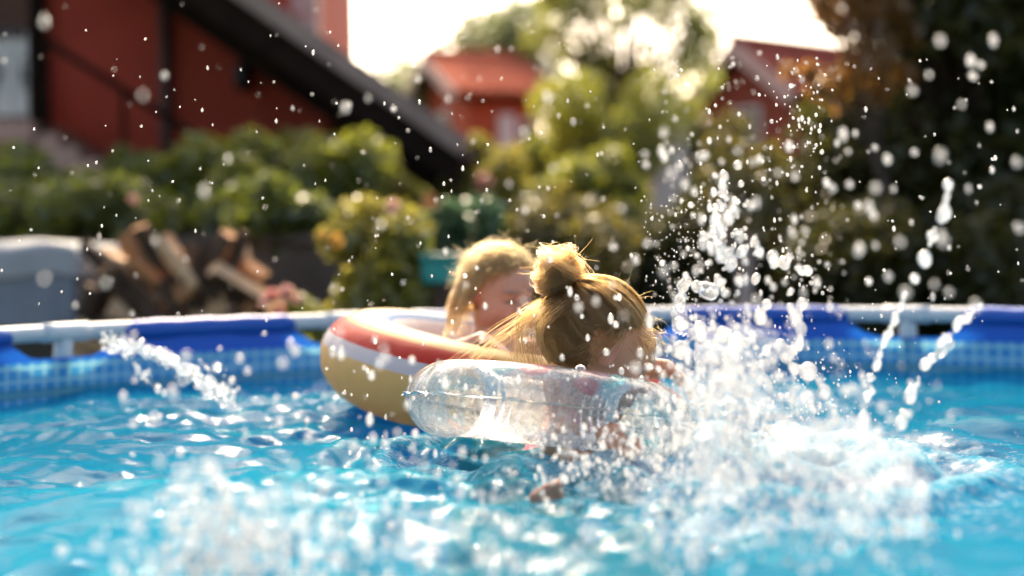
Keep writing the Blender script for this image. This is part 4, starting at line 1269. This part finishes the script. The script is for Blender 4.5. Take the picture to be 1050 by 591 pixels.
# the bun: thick coils wound untidily round each other
bc = SC + SR * Bd + Bd * 0.026
ax0 = np.cross(Bd, (0, 1, 0)); ax0 /= np.linalg.norm(ax0); ax1 = np.cross(Bd, ax0)
for ci in range(22):
    n_ = Bd + lockn.normal(size=3) * (0.28 if ci < 14 else 0.75); n_ /= np.linalg.norm(n_)
    e0 = np.cross(n_, ax0 + lockn.normal(size=3) * 0.3); e0 /= np.linalg.norm(e0); e1 = np.cross(n_, e0)
    R0 = lockn.uniform(0.020, 0.036); hgt = lockn.uniform(-0.018, 0.026); a0 = lockn.uniform(0, 6.28); sw = lockn.uniform(3.0, 6.5)
    cr0 = lockn.uniform(0.006, 0.011); el = lockn.uniform(0.85, 1.2)
    for i in range(170):
        o2 = hr_.normal(size=2) * cr0 * 0.55; tw = hr_.uniform(-0.4, 0.4); f0, f1 = sorted(hr_.uniform(0, 1, 2))
        if f1 - f0 < 0.3: f0, f1 = max(0, f0 - 0.2), min(1, f1 + 0.2)
        pts = []
        for t in np.linspace(f0, f1, 11):
            a = a0 + sw * t
            ca, sa = math.cos(tw * 6 * t), math.sin(tw * 6 * t)
            u1, u2 = o2[0] * ca - o2[1] * sa, o2[0] * sa + o2[1] * ca
            rr = R0 + u1 + 0.003 * math.sin(3 * a + ci)
            pts.append(bc + (e0 * math.cos(a) * el + e1 * math.sin(a)) * rr + n_ * (hgt + u2 + 0.004 * math.sin(2 * a + ci)))
        strands.append(np.array(pts))
# flyaways standing off the head and the bun
for i in range(420):
    d = scalp_dirs(1, hr_, hairline_long)[0] if i % 3 else None
    if d is not None:
        p0 = SC + SR * d; out = d * 0.6 + hr_.normal(size=3) * 0.5 + Bd * 0.8
    else:
        n_ = hr_.normal(size=3); n_ /= np.linalg.norm(n_); p0 = bc + n_ * 0.04; out = n_ + hr_.normal(size=3) * 0.5
    out /= np.linalg.norm(out); L = 0.005 + 0.022 * hr_.uniform() ** 2.5
    cv = hr_.normal(size=3) * 0.9
    strands.append(np.array([p0 + out * L * t + cv * L * t * t for t in np.linspace(0, 1, 7)]))
# a loose curtain hanging from under the bun behind the neck, and long stray wisps
for i in range(260):
    lock = i % 12
    y_ = -0.050 + 0.009 * lock
    s0 = np.array((-0.105, y_, 0.030)) + hr_.normal(size=3) * 0.006
    e_ = np.array((-0.088 + 0.006 * (lock % 4), y_ * 1.1, -0.075 - 0.008 * ((lock * 5) % 4))) + hr_.normal(size=3) * 0.007
    bl = np.array((-0.150 - 0.007 * (lock % 3), y_ * 1.2, -0.020)) + hr_.normal(size=3) * 0.008
    strands.append(np.array([(1 - t) ** 2 * s0 + 2 * t * (1 - t) * bl + t * t * e_ + np.array((0.004, 0.003, 0)) * math.sin(9 * t + lock) for t in np.linspace(0, 1, 12)]))
for i in range(48):
    lock = i % 7
    s0 = np.array((-0.105, 0.0, 0.040)) + hr_.normal(size=3) * 0.008
    e_ = np.array((-0.175 - 0.012 * (lock % 3), 0.070 + 0.012 * (lock % 4), -0.125 - 0.011 * lock)) + hr_.normal(size=3) * 0.010
    bl = (s0 + e_) / 2 + np.array((-0.015, 0.01, 0.012)) + hr_.normal(size=3) * 0.008
    strands.append(np.array([(1 - t) ** 2 * s0 + 2 * t * (1 - t) * bl + t * t * e_ + np.array((0.004, 0.003, 0.003)) * math.sin(8 * t + lock) for t in np.linspace(0, 1, 12)]))
for i in range(130):
    s0 = np.array((0.040, -0.068, 0.045)) + hr_.normal(size=3) * 0.012
    e_ = s0 + np.array((0.035, -0.010, -0.05)) * hr_.uniform(0.3, 1.0) + hr_.normal(size=3) * 0.01
    strands.append(np.array([s0 + (e_ - s0) * t + np.array((0, -0.010, 0.006)) * math.sin(math.pi * t) for t in np.linspace(0, 1, 8)]))
for i in range(130):                                            # soft hairline and locks tucked over the ear
    u = hr_.uniform(-0.1, 0.30)
    s0 = np.array((-0.025 + 0.085 * u, -0.074 + 0.022 * u * u, 0.030 + 0.030 * u)) + hr_.normal(size=3) * 0.006
    e_ = np.array((-0.055 + 0.055 * u, -0.083 + 0.010 * u, -0.035 + 0.020 * u)) + hr_.normal(size=3) * np.array((0.014, 0.003, 0.016))
    strands.append(np.array([s0 + (e_ - s0) * t + np.array((0.004, -0.007, 0.0)) * math.sin(math.pi * t) for t in np.linspace(0, 1, 9)]))
strands = [H1 + HS1 * s @ RH1.T for s in strands]
cap1 = scalp_cap('hair_base', H1, RH1, M['scalp'], ch1, HS1, hairline_long)
bv, bf = ico(3)
mesh('hair_bun_core', H1 + HS1 * (bc + bv * 0.027) @ RH1.T, bf, M['scalp'], ch1, True)
hair_obj('hair', strands, 0.00027, M['hair1'], ch1)
tb_ = SC + SR * Bd * 1.04
tube('hair_tie', [H1 + HS1 * RH1 @ (tb_ + (ax0 * math.cos(a) + ax1 * math.sin(a)) * 0.020) for a in np.linspace(0, 2 * math.pi, 25)], 0.0045, M['tie'], ch1, 8)

# -- farther child: smiling, looking down to the right, curly blonde hair
HS2 = 0.90
H2 = np.array(at(513, 298, 3.22))
RH2 = head_frame(math.radians(-50), math.radians(15), math.radians(4))
B = Blob((-0.26, 2.92, 0.18), (0.26, 3.52, 1.00), 0.0045)
add_head(B, H2, RH2, HS2, 1.0)
nb = H2 + HS2 * RH2 @ np.array((-0.030, 0, -0.075))
neck = np.array((-0.045, 3.225, 0.755)); chest = np.array((-0.055, 3.225, 0.625)); belly = np.array((-0.05, 3.22, 0.49)); hips = np.array((-0.05, 3.22, 0.36))
B.cone(H2 + RH2 @ np.array((-0.025, 0, -0.04)), nb, 0.040, 0.034, 0.02); B.cone(nb, neck, 0.034, 0.042, 0.02)
B.ell(neck - (0, 0, 0.025), (0.075, 0.080, 0.034), None, 0.03)
B.ell(chest, (0.080, 0.080, 0.095), None, 0.03); B.ell(belly, (0.072, 0.072, 0.09), None, 0.03); B.ell(hips, (0.08, 0.075, 0.07), None, 0.03)
for sh, el, wr_, pc, fd, sd in ((np.array((-0.105, 3.150, 0.722)), np.array((-0.150, 3.02, 0.735)), np.array((-0.075, 2.965, 0.765)), np.array((-0.046, 2.955, 0.765)), (0.8, -0.3, -0.4), 1),
                               (np.array((0.030, 3.295, 0.715)), np.array((0.130, 3.33, 0.70)), np.array((0.195, 3.27, 0.690)), np.array((0.222, 3.25, 0.683)), (0.8, -0.4, -0.3), -1)):
    B.ell(sh, (0.042, 0.040, 0.040), None, 0.025)
    B.cone(sh, el, 0.033, 0.027, 0.02); B.cone(el, wr_, 0.026, 0.019, 0.015)
    add_hand(B, wr_, pc, fd, (0.1, 0, 1.0), sd, 0.35, 0.95)
for sx in (-1, 1):
    hp = hips + (sx * 0.04, 0, -0.02); kn = hips + (sx * 0.06, -0.12, -0.12)
    B.cone(hp, kn, 0.058, 0.040, 0.03)
V, F = B.mesh()
ch2 = empty('person', 'smiling child with backlit curly blonde hair inside the striped ring', 'person', tuple(hips))
mesh('body', V, F, M['skin'], ch2, True, col=skin_paint(V, [(H2, RH2, HS2)], (0.56, 0.27, 0.165)))
S = Blob((-0.20, 3.10, 0.24), (0.10, 3.36, 0.80), 0.005)
S.ell(chest - (0, 0, 0.012), (0.0845, 0.0845, 0.090), None, 0.03); S.ell(belly, (0.0765, 0.0765, 0.0945), None, 0.03); S.ell(hips, (0.0845, 0.0795, 0.074), None, 0.03)
for a_, b_ in (((-0.085, 3.140, 0.675), (-0.088, 3.165, 0.755)), ((-0.088, 3.165, 0.755), (-0.070, 3.27, 0.735)), ((0.010, 3.18, 0.69), (0.005, 3.24, 0.76))):
    S.cone(a_, b_, 0.0085, 0.0085, 0.008)
Vs, Fs = S.mesh()
mesh('swimsuit', Vs, Fs, M['suit2'], ch2, True)
strands = []
guides = scalp_dirs(95, hr_, hairline)
gpar = [(hr_.uniform(0.8, 1.25), hr_.uniform(0, 6.28), hr_.uniform(0.012, 0.021), hr_.uniform(12, 22) * (1 if hr_.uniform() < .5 else -1)) for _ in guides]
for i in range(9000):
    gi = hr_.integers(len(guides))
    d = guides[gi] + hr_.normal(size=3) * 0.05; d /= np.linalg.norm(d)
    if not hairline(d): continue
    Ls, ph, am, fr = gpar[gi]
    L = 0.085 * Ls * (1.15 if d[0] < 0.0 else 0.85) * hr_.uniform(0.7, 1.1)
    p0 = SC + SR * d
    pts = []
    e0 = np.cross(d, (0.3, 0.2, 1.0)); e0 /= np.linalg.norm(e0); e1 = np.cross(d, e0)
    fwd = max(0.0, d[0])
    drift = d * 0.25 + np.array((-0.20 - 1.2 * fwd, 0.35 * np.sign(d[1]) * (0.2 + fwd), -0.35))
    for t in np.linspace(0, 1, 16):
        p = p0 + drift * L * t * 0.9 + np.array((0, 0, -1.0)) * L * t * t * 0.75
        q_ = (p - SC) / SR; nn = np.linalg.norm(q_)
        lim = 1.03 + 0.10 * min(1, 3 * t) * (Ls - 0.4)
        if nn < lim: p = SC + SR * q_ / nn * lim
        a = ph + fr * t
        p = p + (e0 * math.cos(a) + e1 * math.sin(a)) * am * min(1, t * 3)
        pts.append(p)
    strands.append(np.array(pts))
for i in range(700):                                            # frizz
    d = scalp_dirs(1, hr_, hairline)[0]
    p0 = SC + SR * d * 1.12; out = d + hr_.normal(size=3) * 0.7; out /= np.linalg.norm(out)
    L = hr_.uniform(0.008, 0.024); cv = hr_.normal(size=3)
    strands.append(np.array([p0 + out * L * math.sin(2.2 * t) * 0.7 + cv * L * t * t * 1.1 for t in np.linspace(0, 1, 7)]))
strands = [H2 + HS2 * s @ RH2.T for s in strands]
scalp_cap('hair_base', H2, RH2, M['scalp'], ch2, HS2)
hair_obj('hair', strands, 0.00028, M['hair2'], ch2)

# ------------------------------------------------------------------ splashing water
def splash(name, label, paths, seed, h=0.0035, group=None, m='jet', lump=0.35):
    """paths: lists of (px, py, depth, radius); drawn as lumpy merging streams"""
    r = np.random.default_rng(seed)
    segs = []
    for path in paths:
        P = np.array([tuple(at(x, y, d)) + (rad,) for x, y, d, rad in path])
        for a, b in zip(P[:-1], P[1:]):
            L = np.linalg.norm(a[:3] - b[:3]); n = max(2, int(L / (0.9 * max(a[3], b[3], 0.003))))
            for t in np.linspace(0, 1, n):
                q_ = a + (b - a) * t
                c = q_[:3] + r.normal(size=3) * q_[3] * lump
                segs.append((c, q_[3] * (0.35 + 0.95 * r.uniform() ** 1.3)))
    A = np.array([s[0] for s in segs]); rm = max(s[1] for s in segs)
    B = Blob(A.min(0) - rm - 3 * h, A.max(0) + rm + 3 * h, h)
    for c, rad in segs:
        B.ell(c, np.array((1, 1, 1.15)) * max(rad, h * 0.9), None, max(0.004, rad * 0.6))
    V, F = B.mesh()
    V = V + (wobble(V, seed, 160) * 0.0012)[:, None]
    o = mesh(name, V, F, M[m], None, True)
    return tag(o, label, 'splash', group)

GS = 'jets of splashed water'
splash('water_jet', 'beaded jet of water arching up to the right of the big splash', [
    [(972, 190, 1.95, .0060), (968, 222, 1.95, .0075), (957, 243, 1.95, .0070), (946, 268, 1.97, .0095), (938, 284, 1.98, .0068)],
    [(930, 300, 2.0, .0035), (918, 325, 2.0, .0045), (907, 350, 2.02, .0045), (898, 375, 2.05, .0045), (890, 405, 2.08, .0070), (884, 430, 2.08, .009)]], 1, 0.0035, GS)
splash('water_jet', 'lower jet of water leaning right beside the beaded jet', [
    [(1006, 312, 2.0, .0050), (990, 328, 2.0, .0062), (968, 350, 2.02, .0055), (950, 374, 2.04, .0065), (936, 398, 2.05, .0075), (926, 430, 2.05, .009)],
    [(968, 345, 2.02, .004), (975, 352, 2.0, .005), (960, 365, 2.02, .006)]], 2, 0.0035, GS)
jq = random.Random(8)
arc = [(112, 346), (140, 352), (168, 362), (192, 376), (212, 391), (236, 405)]
splash('water_jet', 'broad arc of water falling in front of the pool rim near the firewood', [
    [(x + jq.uniform(-5, 5), y + jq.uniform(-5, 9) + k * 0.7, 3.32 - 0.012 * k + jq.uniform(-.03, .03), jq.uniform(.002, .0085)) for (x, y) in arc] for k in range(9)] + [
    [(118, 350, 3.3, .004), (128, 368, 3.3, .004), (150, 384, 3.28, .006), (170, 402, 3.28, .007)],
    [(205, 372, 3.28, .004), (226, 380, 3.26, .006), (238, 398, 3.25, .008)]], 3, 0.0038, GS, 'thinjet', 1.0)
splash('crested_splash', 'curling crest of white water on top of the big splash', [
    [(738, 306, 2.2, .008), (742, 284, 2.2, .0075), (746, 264, 2.2, .0075), (762, 257, 2.2, .0070), (780, 259, 2.2, .0068), (798, 268, 2.2, .0085), (812, 262, 2.2, .0075), (824, 278, 2.2, .0090), (830, 290, 2.2, .007)],
    [(700, 335, 2.25, .010), (698, 310, 2.25, .009), (703, 293, 2.25, .008), (716, 290, 2.25, .0095), (730, 300, 2.22, .010), (738, 306, 2.2, .009)],
    [(735, 262, 2.2, .007), (736, 240, 2.2, .0065), (734, 222, 2.2, .006)],
    [(736, 206, 2.2, .006), (738, 190, 2.2, .0055)],
    [(776, 345, 2.18, .010), (778, 322, 2.18, .008), (784, 310, 2.18, .007)],
    [(814, 372, 2.15, .010), (816, 340, 2.15, .009), (814, 315, 2.16, .008), (808, 300, 2.17, .007)],
    [(690, 360, 2.25, .012), (720, 345, 2.22, .012), (760, 352, 2.2, .012), (800, 362, 2.17, .011), (826, 380, 2.15, .010)],
    [(832, 420, 2.12, .010), (838, 392, 2.12, .008), (846, 378, 2.12, .006)]], 4, 0.004, GS, 'drop', 0.6)
# two ragged sheets of thrown-up water
def water_sheet(name, label, base, top, d0, d1, seed, curve):
    r = np.random.default_rng(seed)
    nu, nv = 130, 70
    bx = [p[0] for p in base]; by = [p[1] for p in base]; tx = [p[0] for p in top]; ty = [p[1] for p in top]
    V = np.zeros((nu, nv, 3)); K = np.zeros((nu, nv))
    for i in range(nu):
        u = i / (nu - 1)
        xb = np.interp(u, np.linspace(0, 1, len(bx)), bx); yb = np.interp(u, np.linspace(0, 1, len(by)), by)
        xt = np.interp(u, np.linspace(0, 1, len(tx)), tx); yt = np.interp(u, np.linspace(0, 1, len(ty)), ty)
        d = d0 + (d1 - d0) * u + curve * math.sin(math.pi * u)
        for j in range(nv):
            v = j / (nv - 1)
            V[i, j] = at(xb + (xt - xb) * v, yb + (yt - yb) * v, d + 0.05 * (v - 0.3) ** 2)
            K[i, j] = v
    P = V.reshape(-1, 3)
    n1, n2 = wobble(P, seed, 30, 3), wobble(P, seed + 1, 55, 3)
    P = P + np.stack([n2 * 0.006, n1 * 0.022, n2 * 0.006], 1)
    edge = np.minimum(np.linspace(0, 1, nu), 1 - np.linspace(0, 1, nu))[:, None].repeat(nv, 1).ravel()
    keep = (n1 * 0.55 + n2 * 0.45 + 0.62 - K.ravel() * 1.05 + np.clip(edge * 6 - 0.7, -0.7, 0.0)) > -0.05
    i, j = np.meshgrid(np.arange(nu - 1), np.arange(nv - 1), indexing='ij')
    a = (i * nv + j).ravel()
    F = np.stack([a, a + nv, a + nv + 1, a + 1], 1)
    F = F[keep[F].all(1)]
    u = np.unique(F); mp = np.zeros(len(P), int); mp[u] = np.arange(len(u))
    o = mesh(name, P[u], mp[F], M['sheet'], None, True)
    s = o.modifiers.new('thickness', 'SOLIDIFY'); s.thickness = 0.004
    return tag(o, label, 'splash', GS)
water_sheet('splash_sheet', 'low veil of thrown-up white water nearest the camera in the big splash', [(668, 612), (760, 618), (860, 615), (955, 605)], [(668, 430), (740, 380), (830, 400), (945, 430)], 1.60, 1.64, 3, 0.08)
water_sheet('splash_sheet', 'tall veil of white water right of the big splash centre', [(700, 560), (780, 575), (870, 570), (945, 545)], [(690, 380), (760, 335), (850, 360), (950, 395)], 1.86, 1.90, 11, 0.08)
water_sheet('splash_sheet', 'white sheet of water rising beside the face of the child with the bun', [(672, 500), (720, 520), (800, 520), (860, 500)], [(678, 325), (715, 300), (780, 318), (850, 345)], 2.24, 2.16, 7, 0.06)

# ---- spray: the largest drops are objects of their own, the fine ones one mesh per spray
ICO1, ICOF1 = ico(2)
def drop_mesh(seed):
    v, f = ico(2)
    v = v * (1 + 0.10 * wobble(v, seed, 1.8, 2))[:, None] * np.array((1, 1, 1.0 + 0.12 * (seed % 3)))
    me = bpy.data.meshes.new('droplet')
    me.from_pydata(v.tolist(), [], f.tolist())
    me.polygons.foreach_set('use_smooth', np.ones(len(f), dtype=bool))
    me.materials.append(M['drop'])
    return me
DROPS = [drop_mesh(i) for i in range(5)]
dr_ = np.random.default_rng(99)
def drops(n, x0, x1, y0, y1, d0, d1, r0, r1, gauss=False, pw=2.0):
    """n drops seen in a pixel window between two distances, radii r0..r1 in mm (mostly small)"""
    out = []
    tries = 0
    while len(out) < n and tries < n * 20:
        tries += 1
        if gauss:
            x = dr_.normal((x0 + x1) / 2, (x1 - x0) / 4); y = dr_.normal((y0 + y1) / 2, (y1 - y0) / 4)
        else:
            x, y = dr_.uniform(x0, x1), dr_.uniform(y0, y1)
        p = at(x, y, dr_.uniform(d0, d1))
        r = 1.18 * (r0 + (r1 - r0) * dr_.uniform() ** pw) / 1000
        if p.z > WATER_Z + 0.012 + r:
            out.append((p.x, p.y, p.z, r))
    return out
SPRAYS = [
    ('water_spray', 'fine drops of spray hanging in the air before the red house', 0,
     drops(70, 0, 350, 0, 330, 2.25, 2.8, 1.0, 2.3) + drops(40, 0, 350, 0, 330, 3.0, 4.0, 1.2, 3.2) + drops(14, 20, 350, 20, 330, 1.35, 1.8, 1.8, 3.0)),
    ('water_spray', 'drops of spray in the air before the yellow-green shrub and pale tree', 0,
     drops(85, 330, 700, 20, 330, 2.25, 2.8, 1.0, 2.6) + drops(110, 330, 720, 20, 330, 2.95, 4.0, 1.2, 3.2) + drops(34, 330, 720, 20, 330, 1.5, 1.95, 2.0, 3.8)),
    ('water_spray', 'dense glittering cloud of drops above the big splash', 0,
     drops(140, 690, 850, 60, 330, 2.2, 2.75, 1.0, 2.8) + drops(200, 670, 870, 50, 330, 2.95, 3.9, 1.4, 3.6) + drops(90, 712, 765, 165, 300, 2.0, 2.3, 2.6, 6.2, True, 1.2)
     + drops(70, 660, 900, 120, 340, 1.6, 1.95, 2.4, 4.4) + drops(160, 660, 720, 200, 320, 2.5, 2.8, 0.7, 1.4) + drops(70, 780, 860, 60, 180, 2.3, 2.7, 1.2, 3.0, True)),
    ('water_spray', 'large blurred drops in the air before the tall dark tree', 0,
     drops(26, 880, 1050, 30, 330, 1.42, 1.75, 2.2, 4.2, False, 1.0) + drops(60, 860, 1050, 60, 330, 1.9, 2.6, 1.0, 3.0)),
    ('water_spray', 'thick white spray at the heart of the big splash', 1,
     drops(1050, 662, 820, 325, 520, 1.66, 2.20, 1.2, 4.4, True) + drops(420, 740, 960, 370, 570, 1.55, 1.90, 1.2, 3.4, True) + drops(500, 660, 930, 300, 540, 2.2, 2.6, 0.7, 1.8, True) + drops(130, 640, 960, 480, 600, 1.5, 1.8, 1.5, 4.0) + drops(380, 660, 950, 440, 600, 1.40, 1.62, 1.2, 3.2)),
    ('water_spray', 'burst of white drops in the lower left corner', 1,
     drops(300, 140, 335, 490, 660, 1.36, 1.52, 2.0, 5.0, True) + drops(26, 195, 240, 470, 530, 1.40, 1.50, 2.5, 5.0) + drops(80, 130, 330, 500, 640, 1.36, 1.50, 3.5, 5.5, True)),
    ('water_spray', 'scattered drops over the water before the striped ring', 1,
     drops(46, 100, 460, 340, 470, 1.55, 2.0, 2.6, 4.8, False, 1.0) + drops(60, 330, 480, 330, 520, 1.9, 2.6, 1.2, 3.2)),
    ('water_spray', 'sparkling drops along the foot of the clear ring', 1,
     drops(330, 540, 720, 425, 530, 1.95, 2.28, 1.5, 4.0, True) + drops(70, 330, 720, 535, 610, 1.34, 1.50, 2.2, 5.0) + drops(90, 350, 660, 455, 560, 1.5, 1.9, 2.0, 4.6)
     + drops(60, 420, 680, 370, 450, 2.16, 2.25, 0.8, 2.2)),
    ('water_spray', 'few bright drops flying past the hair of the two children', 0,
     drops(26, 470, 690, 240, 395, 2.1, 2.36, 1.6, 4.6, False, 1.2)),
]
allr = sorted((r / max(0.3, y) for _, _, _, L in SPRAYS for x, y, z, r in L), reverse=True)
cut = allr[min(280, len(allr) - 1)]
for name, label, _, L in SPRAYS:
    A = np.array(L)
    root = empty(name, label, 'spray', tuple(A[:, :3].mean(0)), 'clouds of spray')
    big = A[:, 3] / np.maximum(A[:, 1], 0.3) > cut
    base = A[:, :3].mean(0)
    for x, y, z, r in A[big]:
        o = bpy.data.objects.new('droplet', DROPS[int(dr_.integers(5))])
        o.location = (x - base[0], y - base[1], z - base[2])
        o.scale = (r, r, r * dr_.uniform(1.0, 1.35))
        o.rotation_euler = tuple(dr_.uniform(-0.6, 0.6, 3))
        link(o, root)
    S_ = A[~big]
    if len(S_):
        nvv = len(ICO1)
        st = np.stack([np.ones(len(S_)), np.ones(len(S_)), 0.9 + 1.1 * dr_.uniform(0, 1, len(S_)) ** 2.5], 1)
        V = (S_[:, None, :3] + ICO1[None] * (S_[:, 3, None] * st)[:, None, :]).reshape(-1, 3)
        F = (ICOF1[None] + (np.arange(len(S_)) * nvv)[:, None, None]).reshape(-1, 3)
        fo = mesh('fine_droplets', V, F, M['drop'], root, True)
        fo['kind'] = 'stuff'
